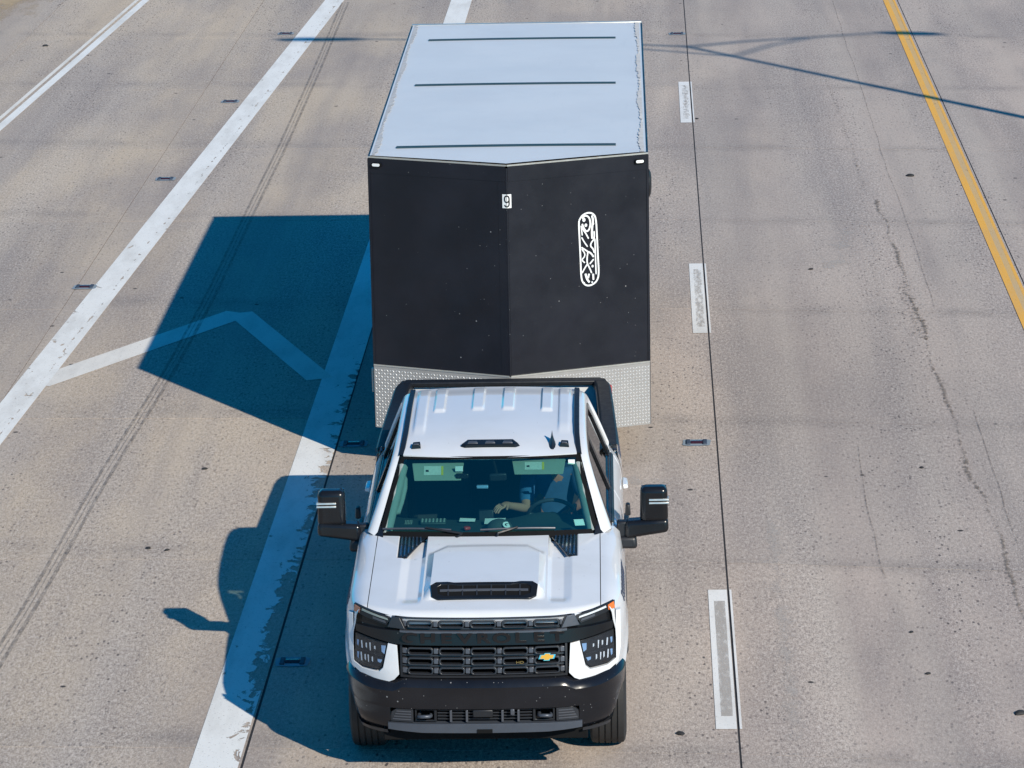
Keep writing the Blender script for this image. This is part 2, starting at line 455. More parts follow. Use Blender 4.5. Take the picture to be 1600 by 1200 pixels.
def ribbon(name, pts, width, z, mat, wear=(0.0, 0.0), step=0.5, jitter=0.0, wfn=None):
    """flat strip along ground points; wear across (left, right) or a function of (t along, s across)"""
    P = [Vector((p[0], p[1], 0)) for p in pts]; D = []
    for i in range(len(P) - 1):
        n = max(1, int((P[i + 1] - P[i]).length / step))
        for k in range(n): D.append(P[i].lerp(P[i + 1], k / n))
    D.append(P[-1])
    if len(pts) > 2:
        for _ in range(3): D = [D[0]] + [(D[i - 1] + D[i] * 2 + D[i + 1]) / 4 for i in range(1, len(D) - 1)] + [D[-1]]
    rows = []; wv = []; S = 20 if (not callable(width) and width > 0.12) else 4
    for i, p in enumerate(D):
        d = (D[min(i + 1, len(D) - 1)] - D[max(i - 1, 0)]).normalized(); nrm = Vector((d.y, -d.x, 0))
        ww = width * (1 + random.uniform(-jitter, jitter)) if not callable(width) else width(i / (len(D) - 1))
        for j in range(S + 1):
            s = j / S
            rows.append(p + nrm * (s - 0.5) * ww + Vector((0, 0, z)))
            wv.append(wfn(p.y, s) if wfn else lerp(wear[0], wear[1], s))
    faces = []
    for i in range(len(D) - 1):
        for j in range(S):
            a = i * (S + 1) + j; faces.append((a, a + 1, a + S + 2, a + S + 1))
    o = raw(name, rows, faces, mat, road, 0)
    at = o.data.attributes.new('wear', 'FLOAT', 'POINT')
    for i, v in enumerate(wv): at.data[i].value = v
    return o

# painted lines (children of the road)
# wide white line left of the truck, beside the lane joint; its right half is badly worn near the camera
def wear3(y, s):
    k = sst(38, 33, y) * (1 - 0.55 * sst(26.5, 25.2, y))
    k *= 0.62 + 0.38 * math.sin(y * 1.15 + 0.8) * math.sin(y * 0.43 + 2)
    return 0.38 * k * sst(0.40, 0.95, s) + 0.03
ribbon('white_lane_line', [(-3.262, 12), (-3.12, 80)], 0.36, 0.005, 'white_line', wfn=wear3)
# diverging exit line
def wear4(y, s): return 0.03 + 0.16 * math.exp(-((s - 0.74 - 0.03 * math.sin(y * 1.3)) / 0.035) ** 2) + 0.06 * sst(46, 36, y) * (1 - s)
EX = lambda y: -6.465 + (y - 34.2) * 0.0408
ribbon('white_exit_line', [(EX(12), 12), (EX(80), 80)], 0.335, 0.005, 'white_line', wfn=wear4)
EL = lambda y: -9.25 + (y - 50.0) * 0.0455
ribbon('white_edge_line', [(EL(20) + 0.05, 20), (EL(80) + 0.05, 80)], 0.13, 0.005, 'white_line', wear=(0.05, 0.0))
ribbon('white_edge_line', [(EL(20) - 0.10, 20), (EL(80) - 0.10, 80)], 0.065, 0.0052, 'faded_line', wear=(0.08, 0.08))
# chevron in the gore
ribbon('chevron_leg', [(-6.36, 35.71), (-4.56, 38.72)], 0.37, 0.0048, 'faded_line', wear=(-0.02, 0.02))
ribbon('chevron_leg', [(-4.56, 38.72), (-3.41, 35.80)], 0.29, 0.0055, 'faded_line', wear=(0.0, 0.0))
# lane dashes: bright rim, worn middle
def dash(y0, y1, w_mid):
    ribbon('lane_dash', [(0.555, y0), (0.555, y1)], 0.158, 0.005, 'dash_line', step=0.12)
    ribbon('lane_dash_sliver', [(0.664, y0), (0.664, y1)], 0.018, 0.005, 'dash_line')
    ribbon('scuffed_tape', [(0.566, y0 + 0.28), (0.566, y1 - 0.3)], 0.090, 0.0062, 'scuff', step=0.12, wfn=lambda y, s: w_mid - 0.30 + 0.10 * abs(s - 0.5) * 2)
dash(25.41, 28.75, 0.24); dash(37.58, 40.9, 0.40); dash(49.66, 52.9, 0.44); dash(61.8, 65, 0.2); dash(13.2, 16.5, 0.2)
# yellow edge lines: two bright bands with an older band between
ribbon('yellow_line', [(4.10, 12), (4.04, 80)], 0.085, 0.005, 'yellow_line', wear=(0.02, 0.0))
ribbon('yellow_line', [(4.222, 12), (4.182, 80)], 0.038, 0.005, 'yellow_line', wear=(0.0, 0.03))
ribbon('old_yellow_line', [(4.165, 12), (4.115, 80)], 0.085, 0.0045, 'yellow_old', wear=(0.0, 0.0))
# tyre marks
TM = [(-5.15, 61.0), (-5.05, 53.8), (-5.0, 48.2), (-5.0, 43.5), (-4.98, 39.5), (-5.03, 35.8), (-5.16, 32.0), (-5.2, 28.8), (-5.28, 26.4), (-5.32, 20)]
for off, wd in ((-0.055, 0.032), (-0.005, 0.012), (0.05, 0.036)):
    tag(ribbon('tyre_mark', [(x + off, y) for x, y in TM], wd, 0.0075, 'rubber_mark', jitter=0.15), kind='stuff')
def px(u, v, z=0.0):      # ground point seen at a photo pixel, used once to lay the road out
    d = RX * ((u - 800) / 5600) + DN * ((v - 600) / 5600) + FW
    t = (z - 9.5) / d.z; return (d.x * t, d.y * t)
CR = [(1292, 124), (1319, 199), (1337, 255), (1353, 300)], [(1372, 312), (1390, 360), (1405, 416), (1416, 446), (1425, 475), (1462, 575), (1494, 656), (1519, 744), (1550, 819), (1581, 900), (1630, 1020)]
def wander(pts, amp, seed, step=0.16):
    rg = random.Random(seed); o = 0.0; out = []
    for p, q in zip(pts, pts[1:]):
        n = max(1, int(math.hypot(q[0] - p[0], q[1] - p[1]) / step))
        for k in range(n):
            o = 0.75 * o + rg.uniform(-amp, amp); out.append((lerp(p[0], q[0], k / n) + o, lerp(p[1], q[1], k / n)))
    return out + [pts[-1]]
ribbon('sealed_crack', wander([px(*p) for p in CR[0]], 0.02, 3), 0.07, 0.0062, 'oil', step=0.1, wfn=lambda y, s: 0.05 + 0.12 * abs(s - 0.5) * 2)
ribbon('sealed_crack', wander([px(*p) for p in CR[1]], 0.03, 4), 0.085, 0.0062, 'oil', step=0.1, wfn=lambda y, s: -0.03 + 0.06 * math.sin(y * 2.1) + 0.22 * abs(s - 0.5) * 2)
ribbon('sealed_crack', wander([px(*p) for p in ([(1340, 240), (1352, 300), (1362, 380), (1378, 470)])], 0.05, 9), 0.16, 0.0060, 'oil', step=0.1, wfn=lambda y, s: 0.12 + 0.10 * abs(s - 0.5) * 2)
ribbon('oil_spots', [px(1408, 440), px(1425, 475), px(1442, 530)], 0.42, 0.0064, 'oil', step=0.1, wfn=lambda y, s: 0.04 + 0.16 * abs(s - 0.5) * 2)
ribbon('sand_drift', [(-11.3, 48), (-11.2, 78)], 1.9, 0.0042, 'sand', wfn=lambda y, s: 0.30 * s - 0.15 * sst(55, 62, y))
for pts in ([(1340, 700), (1352, 780), (1368, 850), (1384, 905)], [(1352, 160), (1390, 275), (1431, 390), (1460, 480)], [(1300, 0), (1352, 160)], [(1520, 640), (1590, 850)]):
    ribbon('hairline_crack', wander([px(*p) for p in pts], 0.008, 2), 0.011, 0.0058, 'hair')
ribbon('pale_streak', [px(1205, 800), px(1225, 1000), px(1245, 1180)], 0.55, 0.0042, 'pale', wfn=lambda y, s: 0.35 * abs(s - 0.5) * 2)
ribbon('pale_streak', [px(1330, 350), px(1300, 420)], 0.9, 0.0042, 'pale', wfn=lambda y, s: 0.35 * abs(s - 0.5) * 2)
ribbon('pale_streak', [px(985, 755), px(1045, 750)], 0.8, 0.0042, 'pale', wfn=lambda y, s: 0.3 * abs(s - 0.5) * 2)

# ================================================================== TRUCK
TR = thing('pickup_truck', 'white crew cab heavy duty pickup truck with black grille and bumper towing the trailer', 'pickup truck', (-1.205, 24.2, 0), 0.013)
def plan(x):
    a = abs(x); return 0.03 * (min(a, 0.6) / 0.6) ** 2 + 0.31 * (max(0, a - 0.48) / 0.5) ** 2.0
def yf(x, z): return 0.055 + 0.075 * clamp((z - 0.88) / 0.42) + plan(x)
def front(off): return lambda u, v, w: (u, yf(u, v) - off + w, v)
HW = 0.84
def yR(x): return 1.60 + 0.15 * (x / HW) ** 2
def hood_base(x, y):
    f = yf(x, 1.29); v = clamp((y - f) / (yR(x) - f))
    z = 1.293 + 0.122 * (1 - (1 - v) ** 1.1) - 0.03 * v * (x / HW) ** 2 - 0.012 * (1 - v) * (x / HW) ** 2
    return z - 0.028 * (1 - min(1, v / 0.06)) ** 2
def hood_z(x, y):
    a = abs(x); z = hood_base(x, y)
    side = 1 - clamp((a - 0.392) / 0.048)
    top = 0.060 * (1 - 0.62 * clamp((y - 0.55) / 0.85))
    rise = clamp((y - 0.40) / 0.13)
    z += side * top * rise * (1 - clamp((y - 1.22 - 0.12 * (1 - clamp((a - 0.30) / 0.10))) / 0.09))
    val = clamp((a - 0.455) / 0.03) * (1 - clamp((a - 0.575) / 0.06)) * sst(0.32, 0.5, y)
    z -= 0.020 * val * (1 - 0.3 * sst(0.9, 1.6, y))
    vent = sst(0.455, 0.465, a) * (1 - sst(0.665, 0.675, a)) * sst(1.245, 1.26, y) 
    return z - 0.02 * vent
rows = []
NXH, NYH = 240, 80
for j in range(NYH + 1):
    r = []
    for i in range(NXH + 1):
        x = -HW + 2 * HW * i / NXH; f = yf(x, 1.29); t = j / NYH
        y = f - 0.012 + (yR(x) - f + 0.012) * t ** 1.1
        r.append((x, y, hood_z(x, y)))
    if j == 0: rows.append([(p[0], p[1] + 0.03, p[2] - 0.05) for p in r])
    rows.append(r)
hood = grid('hood', rows, 'white', TR, 18)
# scoop insert
sp = [(-0.27, 0.555), (-0.22, 0.538), (0.22, 0.538), (0.27, 0.555), (0.35, 0.553), (0.390, 0.515), (0.380, 0.42), (0.33, 0.388), (-0.33, 0.388), (-0.380, 0.42), (-0.390, 0.515), (-0.35, 0.553)]
si = [(x * 0.88, lerp(0.470, y, 0.62)) for x, y in sp]
sf = lambda u, v, w: (u, v, hood_z(u * 0.93, v) + 0.014 - w)
scoop = patch('hood_scoop', sp, sf, 0.012, 'gloss_black', hood, hole=si, step=0.05, bevel=0.003)
patch('scoop_mesh', [(x * 0.9, lerp(0.470, y, 0.7)) for x, y in sp], lambda u, v, w: (u, v, hood_z(u * 0.93, v) + 0.004 - w), 0.003, 'gap', hood, step=0.05)
for k in range(6):
    x = -0.26 + 0.104 * k
    patch('scoop_bar', [(x - 0.005, 0.425), (x + 0.005, 0.425), (x + 0.005, 0.515), (x - 0.005, 0.515)], lambda u, v, w: (u, v, hood_z(u * 0.93, v) + 0.012 - w), 0.008, 'dark_grey', hood)
patch('scoop_bar', [(-0.32, 0.464), (0.32, 0.464), (0.32, 0.476), (-0.32, 0.476)], lambda u, v, w: (u, v, hood_z(u * 0.93, v) + 0.013 - w), 0.008, 'mid_grey', hood)
# hood vents by the windshield
for s in (-1, 1):
    pv = [(s * 0.475, yR(0.475) - 0.012), (s * 0.675, yR(0.675) - 0.012), (s * 0.665, 1.27), (s * 0.60, 1.255)]
    if s < 0: pv = pv[::-1]
    vent = patch('hood_vent', pv, lambda u, v, w: (u, v, hood_base(u, v) - 0.004 - w), 0.01, 'gloss_black', hood, step=0.05)
    for k in range(6):
        x0 = 0.50 + 0.028 * k
        yb = 1.27 + max(0, (0.60 - x0)) * 2.6
        patch('vent_slat', [(s * x0, yb + 0.01), (s * (x0 + 0.012), yb + 0.01), (s * (x0 + 0.018), yR(x0) - 0.02), (s * (x0 + 0.006), yR(x0) - 0.02)],
              lambda u, v, w: (u, v, hood_base(u, v) + 0.007 - w), 0.012, 'vent_sky_tint', hood, bevel=0.002)

# body side surface: x as function of height (and a little of y)
def side_x(y, z):
    pts = [(0.40, 0.985), (0.55, 1.012), (0.80, 1.030), (1.00, 1.034), (1.15, 1.026), (1.25, 1.006), (1.32, 0.972), (1.37, 0.930)]
    if z >= 1.37: return 0.930 - (z - 1.37) * 0.40
    for (z0, x0), (z1, x1) in zip(pts, pts[1:]):
        if z <= z1:
            t = clamp((z - z0) / (z1 - z0)); b = lerp(x0, x1, t); break
    if y < 0.85: b -= 0.085 * ((0.85 - y) / 0.5) ** 2
    return b
def side(s, off): return lambda u, v, w: (s * (side_x(u, v) + off - w), u, v)
ARC = (1.01, 0.43, 0.515); ARC2 = (5.05, 0.43, 0.515)
def arch(y, base, arc):
    d = abs(y - arc[0])
    return max(base, arc[1] + math.sqrt(max(0, arc[2] ** 2 - d * d))) if d < arc[2] else base
for s in (-1, 1):
    # fender
    rows = []
    ys = [0.36 + 0.02 * k for k in range(0, 83)]
    ys = [y for y in ys if y <= 1.985]
    for y in ys:
        zh = hood_base(HW, min(y, yR(HW))) - 0.002
        zb = arch(y, 0.62 if y < 1.01 else 0.50, ARC)
        r = []
        xo = side_x(y, 1.22)
        prof = [(0.846, zh), (0.880, zh - 0.002), (lerp(0.88, xo, 0.55), zh - 0.018), (lerp(0.88, xo, 0.85), zh - 0.055), (xo, min(zh - 0.11, 1.22))]
        r += [(s * a, y, b) for a, b in prof]
        z1 = prof[-1][1]
        for k in range(1, 9):
            z = lerp(z1, zb, k / 8); r.append((s * (side_x(y, z) + (0.012 * sst(0.12, 0.0, z - zb) if abs(y - ARC[0]) < ARC[2] else 0)), y, z))
        r.append((s * (side_x(y, zb) - 0.05), y, zb + 0.005))
        rows.append(r)
    fen = grid('fender', rows, 'white', TR, 40)
    lip = [(s * (side_x(ARC[0], 0.8) + 0.012), ARC[0] + ARC[2] * math.cos(a), ARC[1] + ARC[2] * math.sin(a)) for a in [math.pi * (0.04 + 0.80 * k / 30) for k in range(31)]]
    # wheel well
    bm = bmesh.new(); bbox(bm, s * 0.55, s * 0.97, 0.52, 1.55, 0.55, 1.15); 
    finish('wheel_well', bm, 'gap', TR)
    # cab rocker, doors
    BY = [(2.0, 3.02), (3.03, 4.02)]
    for di, (ya, yb) in enumerate(BY):
        belt = 1.355
        d = patch('door', [(ya, 0.55), (yb, 0.55), (yb, belt), (ya, belt)], side(s, 0.0), 0.03, 'white', TR, step=0.07, bevel=0.004)
        h = hull8('handle', [(s * 1.035, yb - 0.27, 1.13), (s * 1.075, yb - 0.26, 1.135), (s * 1.075, yb - 0.06, 1.135), (s * 1.035, yb - 0.05, 1.13)],
                  [(s * 1.03, yb - 0.27, 1.17), (s * 1.068, yb - 0.26, 1.165), (s * 1.068, yb - 0.06, 1.165), (s * 1.03, yb - 0.05, 1.17)], 'white' if di else 'satin_black', d, 0.008)
        # window frame and glass
        zt0, zt1 = 1.795, 1.835
        if di == 0:
            outer = [(2.0, belt + 0.002), (yb, belt + 0.002), (yb, zt0 + 0.035), (2.53, zt0 + 0.0), (2.37, zt0 - 0.065)]
            inner = [(2.10, belt + 0.02), (yb - 0.05, belt + 0.02), (yb - 0.05, zt0 - 0.01), (2.55, zt0 - 0.04), (2.42, zt0 - 0.095)]
        else:
            outer = [(ya, belt + 0.002), (yb + 0.02, belt + 0.002), (yb - 0.02, zt0 - 0.06), (yb - 0.16, zt0 + 0.045), (ya, zt0 + 0.036)]
            inner = [(ya + 0.05, belt + 0.02), (yb - 0.09, belt + 0.02), (yb - 0.11, zt0 - 0.09), (yb - 0.20, zt0 - 0.0), (ya + 0.05, zt0 - 0.01)]
        patch('window_frame', outer, side(s, -0.004), 0.03, 'gloss_black', d, hole=inner, step=0.08, bevel=0.003)
        patch('window', inner, side(s, -0.02), 0.0, 'side_glass' if di else 'front_side_glass', d, step=0.1)
        patch('belt_moulding', [(ya + (0.12 if di == 0 else 0), belt - 0.008), (yb, belt - 0.008), (yb, belt + 0.014), (ya + (0.12 if di == 0 else 0), belt + 0.014)], side(s, 0.006), 0.02, 'satin_black', d, bevel=0.003)
    patch('rocker_panel', [(1.52, 0.43), (4.52, 0.43), (4.52, 0.545), (1.52, 0.545)], side(s, -0.004), 0.04, 'satin_black', TR, step=0.1)
    tube('running_board', [(s * 0.99, 1.75, 0.42), (s * 1.01, 1.85, 0.41), (s * 1.01, 3.9, 0.41), (s * 0.99, 4.0, 0.42)], 0.04, 'satin_black', TR, 10)
    patch('cab_corner', [(4.03, 0.5), (4.155, 0.5), (4.155, 1.40), (4.03, 1.40)], side(s, 0.0), 0.03, 'white', TR, bevel=0.004)
    # roof rail: white band from windshield base up the pillar, over the doors and down to the cab corner
    ctr = [((0.858, 1.755, 1.375), (0.938, 1.92, 1.362)), ((0.80, 1.97, 1.53), (0.868, 2.10, 1.520)), ((0.745, 2.17, 1.70), (0.805, 2.26, 1.670)), ((0.703, 2.36, 1.815), (0.768, 2.43, 1.762)),
           ((0.692, 2.52, 1.862), (0.756, 2.58, 1.798)), ((0.686, 2.9, 1.912), (0.745, 2.9, 1.830)), ((0.684, 3.4, 1.938), (0.742, 3.4, 1.846)), ((0.684, 3.7, 1.938), (0.742, 3.7, 1.850)), ((0.684, 3.93, 1.928), (0.746, 3.90, 1.838)),
           ((0.70, 4.03, 1.88), (0.775, 4.00, 1.76)), ((0.78, 4.10, 1.68), (0.86, 4.06, 1.56)), ((0.86, 4.145, 1.45), (0.92, 4.09, 1.41))]
    rows = []
    for a, b in ctr:
        a = Vector(a); b = Vector(b); n = Vector((0.6, -0.2, 0.6)).normalized(); r = []
        for k in range(7):
            t = k / 6; p = a.lerp(b, t) + n * 0.030 * math.sin(math.pi * t)
            r.append((s * p.x, p.y, p.z))
        r.append((s * (b.x - 0.05), b.y, b.z - 0.01)); rows.append(r)
    # smooth along length
    fine = []
    for i in range(len(rows) - 1):
        for k in range(4):
            t = k / 4; fine.append([tuple(lerp(p[c], q[c], t) for c in range(3)) for p, q in zip(rows[i], rows[i + 1])])
    fine.append(rows[-1])
    for _ in range(4):
        fine = [fine[0]] + [[tuple((fine[i - 1][j][c] + 2 * fine[i][j][c] + fine[i + 1][j][c]) / 4 for c in range(3)) for j in range(len(fine[i]))] for i in range(1, len(fine) - 1)] + [fine[-1]]
    grid('roof_rail', fine, 'white', TR, 50)
    # black roof ditch strip
    dz = 0.006
    dp = [(0.688, 2.39, 1.826), (0.678, 2.54, 1.866), (0.670, 2.75, 1.898), (0.668, 3.0, 1.920), (0.668, 3.4, 1.936), (0.668, 3.7, 1.936), (0.668, 3.96, 1.925)]
    grid('roof_ditch', [[(s * (x - 0.022), y, z + 0.004), (s * (x - 0.018), y, z + dz + 0.006), (s * (x + 0.018), y, z + dz + 0.003), (s * (x + 0.022), y, z - 0.004)] for x, y, z in dp], 'satin_black', TR, 30)
    # inside of pillar
    tube('pillar_trim', [(s * 0.785, 1.80, 1.37), (s * 0.72, 2.08, 1.60), (s * 0.675, 2.33, 1.755)], 0.042, 'trim', TR, 8)

# roof with ribs
def roof_z(x, y):
    a = abs(x)
    z = 1.835 + 0.120 * (1 - math.exp(-max(0, y - 2.28) / 0.45)) - 0.022 * (x / 0.66) ** 2 - 0.02 * sst(3.7, 4.02, y)
    def rib(c0, c1, y0): return sst(c0 - 0.007, c0 + 0.007, a) * (1 - sst(c1 - 0.007, c1 + 0.007, a)) * sst(y0, y0 + 0.04, y) * (1 - sst(3.955, 3.985, y))
    z += 0.014 * rib(0.075, 0.165, 3.28) + 0.016 * rib(0.385, 0.47, 3.26)
    z += 0.012 * sst(0.515, 0.535, a) * (1 - sst(0.60, 0.625, a)) * sst(2.70, 2.95, y) * (1 - sst(3.955, 3.985, y))
    return z
rows = []
for j in range(61):
    r = []
    for i in range(161):
        x = -0.67 + 1.34 * i / 160; t = j / 60
        y0 = 2.285 + 0.10 * (x / 0.67) ** 2; y = lerp(y0, 4.03, t); r.append((x, y, roof_z(x, y)))
    if j == 0: rows.append([(p[0], p[1] + 0.005, p[2] - 0.02) for p in r])
    rows.append(r)
rows.append([(p[0], 4.05, p[2] - 0.03) for p in rows[-1]])
rows.append([(p[0], 4.052, p[2] - 0.05) for p in rows[-1]])
roof = grid('roof', rows, 'white', TR, 30)
rows = [[(lerp(-0.67, 0.67, i / 10), lerp(2.42, 4.02, j / 8), roof_z(lerp(-0.67, 0.67, i / 10), lerp(2.42, 3.5, j / 8)) - 0.05) for i in range(11)] for j in range(9)]
grid('headliner', rows, 'visor', TR)
# back wall of the cab with rear window
raw('cab_back', [(-0.92, 4.15, 0.5), (0.92, 4.15, 0.5), (0.92, 4.15, 1.42), (0.68, 4.055, 1.89), (-0.68, 4.055, 1.89), (-0.92, 4.15, 1.42)], [(0, 1, 2, 5), (5, 2, 3, 4)], 'white', TR, 0)
patch('rear_window', [(-0.68, 1.48), (0.68, 1.48), (0.56, 1.82), (-0.56, 1.82)], lambda u, v, w: (u, 4.158 - (v - 1.42) * 0.20 + 0.004 - w, v), 0.004, 'side_glass', TR, step=0.2)
# roof marker lights and antenna
def cap_solid(name, outline, h, inset, zfn, mat, parent):
    n = len(outline); cx = sum(p[0] for p in outline) / n; cy = sum(p[1] for p in outline) / n
    lo = [(x, y, zfn(x, y) - 0.004) for x, y in outline]
    hi = [(lerp(x, cx, inset), lerp(y, cy, inset), zfn(x, y) + h) for x, y in outline]
    f = [tuple(range(n))[::-1], tuple(range(n, 2 * n))] + [(i, (i + 1) % n, n + (i + 1) % n, n + i) for i in range(n)]
    return raw(name, lo + hi, f, mat, parent, 35, 0.003)
mk = cap_solid('marker_light', [(-0.235, 2.470), (-0.20, 2.445), (0.20, 2.445), (0.235, 2.470), (0.19, 2.545), (-0.19, 2.545)], 0.024, 0.08, roof_z, 'gloss_black', roof)
for x in (-0.135, 0.0, 0.135): cap_solid('marker_lens', [(x - 0.045, 2.465), (x + 0.045, 2.465), (x + 0.035, 2.505), (x - 0.035, 2.505)], 0.029, 0.12, roof_z, 'mid_grey', mk)
for x in (-0.575, 0.575):
    q = cap_solid('marker_light', [(x - 0.038, 2.470), (x + 0.038, 2.470), (x + 0.034, 2.540), (x - 0.028, 2.540)], 0.028, 0.15, roof_z, 'gloss_black', roof)
    cap_solid('marker_lens', [(x - 0.024, 2.480), (x + 0.024, 2.480), (x + 0.02, 2.505), (x - 0.02, 2.505)], 0.033, 0.1, roof_z, 'mid_grey', q)
bm = bmesh.new()
prev = None
for t, wd, h in ((0, 0.012, 0.006), (0.04, 0.026, 0.022), (0.09, 0.030, 0.04), (0.13, 0.026, 0.065), (0.16, 0.012, 0.085), (0.175, 0.006, 0.075)):
    y = 2.42 + t; z = roof_z(0.48, y)
    r = [bm.verts.new((0.48 - wd, y, z - 0.004)), bm.verts.new((0.48 - wd * 0.45, y, z + h * 0.55)), bm.verts.new((0.48, y, z + h)), bm.verts.new((0.48 + wd * 0.45, y, z + h * 0.55)), bm.verts.new((0.48 + wd, y, z - 0.004))]
    if prev:
        for a in range(4): bm.faces.new([prev[a], prev[a + 1], r[a + 1], r[a]])
    prev = r
finish('antenna_fin', bm, 'satin_black', roof, 40)

# windshield
def ws(u, t):      # u in -1..1, t 0 base .. 1 top
    xb, yb, zb = u * 0.835, 1.625 + 0.15 * u * u, 1.408 - 0.028 * u * u
    xt, yt, zt = u * 0.685, 2.30 + 0.095 * u * u, 1.842 - 0.018 * u * u
    b = 0.028 * math.sin(math.pi * t)
    return Vector((lerp(xb, xt, t), lerp(yb, yt, t) - b * 0.5, lerp(zb, zt, t) + b))
grid('windshield', [[ws(lerp(-0.955, 0.955, i / 24), lerp(0.045, 0.955, j / 14)) for i in range(25)] for j in range(15)], 'windshield', TR, 60)
def wspatch(name, u0, u1, t0, t1, off, mat, parent):
    return grid(name, [[ws(lerp(u0, u1, i / 24), lerp(t0, t1, j / 6)) + Vector((0, -0.45, 0.9)) * off for i in range(25)] for j in range(7)], mat, parent, 60)
fr0 = wspatch('windshield_border', -1, 1, 0.955, 1.0, 0.002, 'gap', TR)
wspatch('windshield_border', -1, 1, -0.03, 0.045, 0.002, 'gap', TR)
wspatch('windshield_border', -1.0, -0.955, 0.045, 0.955, 0.002, 'gap', TR)
wspatch('windshield_border', 0.955, 1.0, 0.045, 0.955, 0.002, 'gap', TR)
# cowl panel between hood and glass
grid('cowl', [[(lerp(-0.86, 0.86, i / 20), yR(lerp(-0.86, 0.86, i / 20)) - 0.05 + 0.15 * j, 1.385 - 0.030 * (lerp(-1, 1, i / 20)) ** 2 - 0.0 * j) for i in range(21)] for j in range(2)], 'gap', TR)
for s in (-1, 1):      # black triangle at the pillar foot
    raw('cowl_corner', [(s * 0.80, 1.70, 1.388), (s * 0.872, 1.75, 1.372), (s * 0.85, 1.90, 1.445), (s * 0.815, 1.90, 1.452)], [(0, 1, 2, 3)], 'satin_black', TR, 0)
# wipers
for xa, xb, arm in ((-0.80, -0.28, -0.24), (-0.06, 0.50, 0.06)):
    pts = []
    for k in range(9):
        u = lerp(xa, xb, k / 8) / 0.82
        pts.append(ws(u, 0.055 + 0.012 * math.sin(k / 8 * 3)) + Vector((0, -0.012, 0.016)))
    wp = tube('wiper_blade', pts, 0.008, 'mid_grey', TR, 6)
    mid = pts[5 if arm < 0 else 4]
    tube('wiper_arm', [(arm, 1.60, 1.402), (arm * 0.9 + 0.02, 1.635, 1.428), mid + Vector((0, -0.008, 0.012))], [0.018, 0.012, 0.008], 'satin_black', wp, 6)

# ---- grille
box('grille_back', (-0.60, 0.60, 0.20, 0.24, 0.83, 1.275), 'gap', TR, 0)
gr = patch('grille_frame', [(-0.635, 1.268), (0.635, 1.268), (0.585, 1.17), (0.60, 1.07), (0.60, 0.842), (-0.60, 0.842), (-0.60, 1.07), (-0.585, 1.17)], front(0.012), 0.05, 'satin_black', TR,
           hole=[(-0.585, 1.262), (0.585, 1.262), (0.55, 1.17), (0.585, 1.07), (0.585, 0.858), (-0.585, 0.858), (-0.585, 1.07), (-0.55, 1.17)], step=0.06, bevel=0.004)
def rrect(cx, cz, w, h, r, n=4):
    out = []
    for qx, qz, a0 in ((1, 1, 0), (-1, 1, 90), (-1, -1, 180), (1, -1, 270)):
        for k in range(n + 1):
            a = math.radians(a0 + 90 * k / n); out.append((cx + qx * (w / 2 - r) + r * math.cos(a), cz + qz * (h / 2 - r) + r * math.sin(a)))
    return out
COLS = [-0.455, -0.228, 0.0, 0.228, 0.455]
for zr, up in ((1.222, 1), (1.030, 0), (0.958, 0), (0.890, 0)):
    for x in COLS:
        patch('grille_slot', rrect(x, zr, 0.190, 0.056, 0.024), front(0.008), 0.045, 'dark_grey', TR, hole=rrect(x, zr - 0.002, 0.164, 0.034, 0.016), step=0.2, bevel=0.003)
    for x in [-0.568, -0.3415, -0.114, 0.114, 0.3415, 0.568]:
        wv = 0.017 if abs(x) < 0.5 else 0.018
        patch('grille_link', [(x - wv, zr - 0.02), (x + wv, zr - 0.02), (x + wv, zr + 0.018), (x - wv, zr + 0.018)], front(0.0), 0.04, 'mid_grey', TR, step=0.2, bevel=0.004)
    patch('grille_bar', [(-0.585, zr - 0.041), (0.585, zr - 0.041), (0.585, zr - 0.029), (-0.585, zr - 0.029)], front(-0.012), 0.03, 'dark_grey', TR, step=0.1)
# name bar and its wings running into the lamps
bar = patch('name_bar', [(-0.93, 1.160), (-0.63, 1.176), (0.63, 1.176), (0.93, 1.160), (0.93, 1.108), (0.62, 1.080), (-0.62, 1.080), (-0.93, 1.108)], front(0.030), 0.07, 'gloss_black', TR, step=0.06, bevel=0.008)
patch('bar_edge_highlight', [(-0.60, 1.168), (0.60, 1.168), (0.60, 1.182), (-0.60, 1.182)], front(0.036), 0.03, 'mid_grey', bar, step=0.06, bevel=0.003)  # paler strip paints the highlight along the bar's upper edge
for i, ch in enumerate('CHEVROLET'):
    x = -0.53 + 1.06 * i / 8
    text_mesh('letter', ch, 0.100, 'gloss_black', bar, (x, yf(x, 1.128) - 0.033, 1.129), extrude=0.004, sx=1.6, bold=0.004)
for s in (-1, 1):      # bevel by the upper grille ends; sunny side painted paler
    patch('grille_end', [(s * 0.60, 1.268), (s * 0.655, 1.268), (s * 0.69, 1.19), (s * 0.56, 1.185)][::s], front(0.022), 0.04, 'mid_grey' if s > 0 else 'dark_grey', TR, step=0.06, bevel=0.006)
# gold emblem on the grille
def emb(sc_, dz): return [(x * sc_ + 0.455, z * sc_ + 0.988 + dz) for x, z in [(-0.062, -0.016), (-0.05, 0.014), (-0.022, 0.014), (-0.017, 0.026), (0.026, 0.026), (0.022, 0.014), (0.062, 0.014), (0.05, -0.016), (0.022, -0.016), (0.017, -0.028), (-0.026, -0.028), (-0.022, -0.016)]]
em = patch('emblem', emb(1.0, 0), front(0.022), 0.012, 'chrome', TR, step=0.2)
patch('emblem_face', emb(0.80, 0), front(0.025), 0.008, 'gold', em, step=0.2)
text_mesh('grille_badge', 'HD', 0.026, 'gold_dim', TR, (0.26, yf(0.26, 0.955) - 0.016, 0.950), extrude=0.003, sx=1.5)

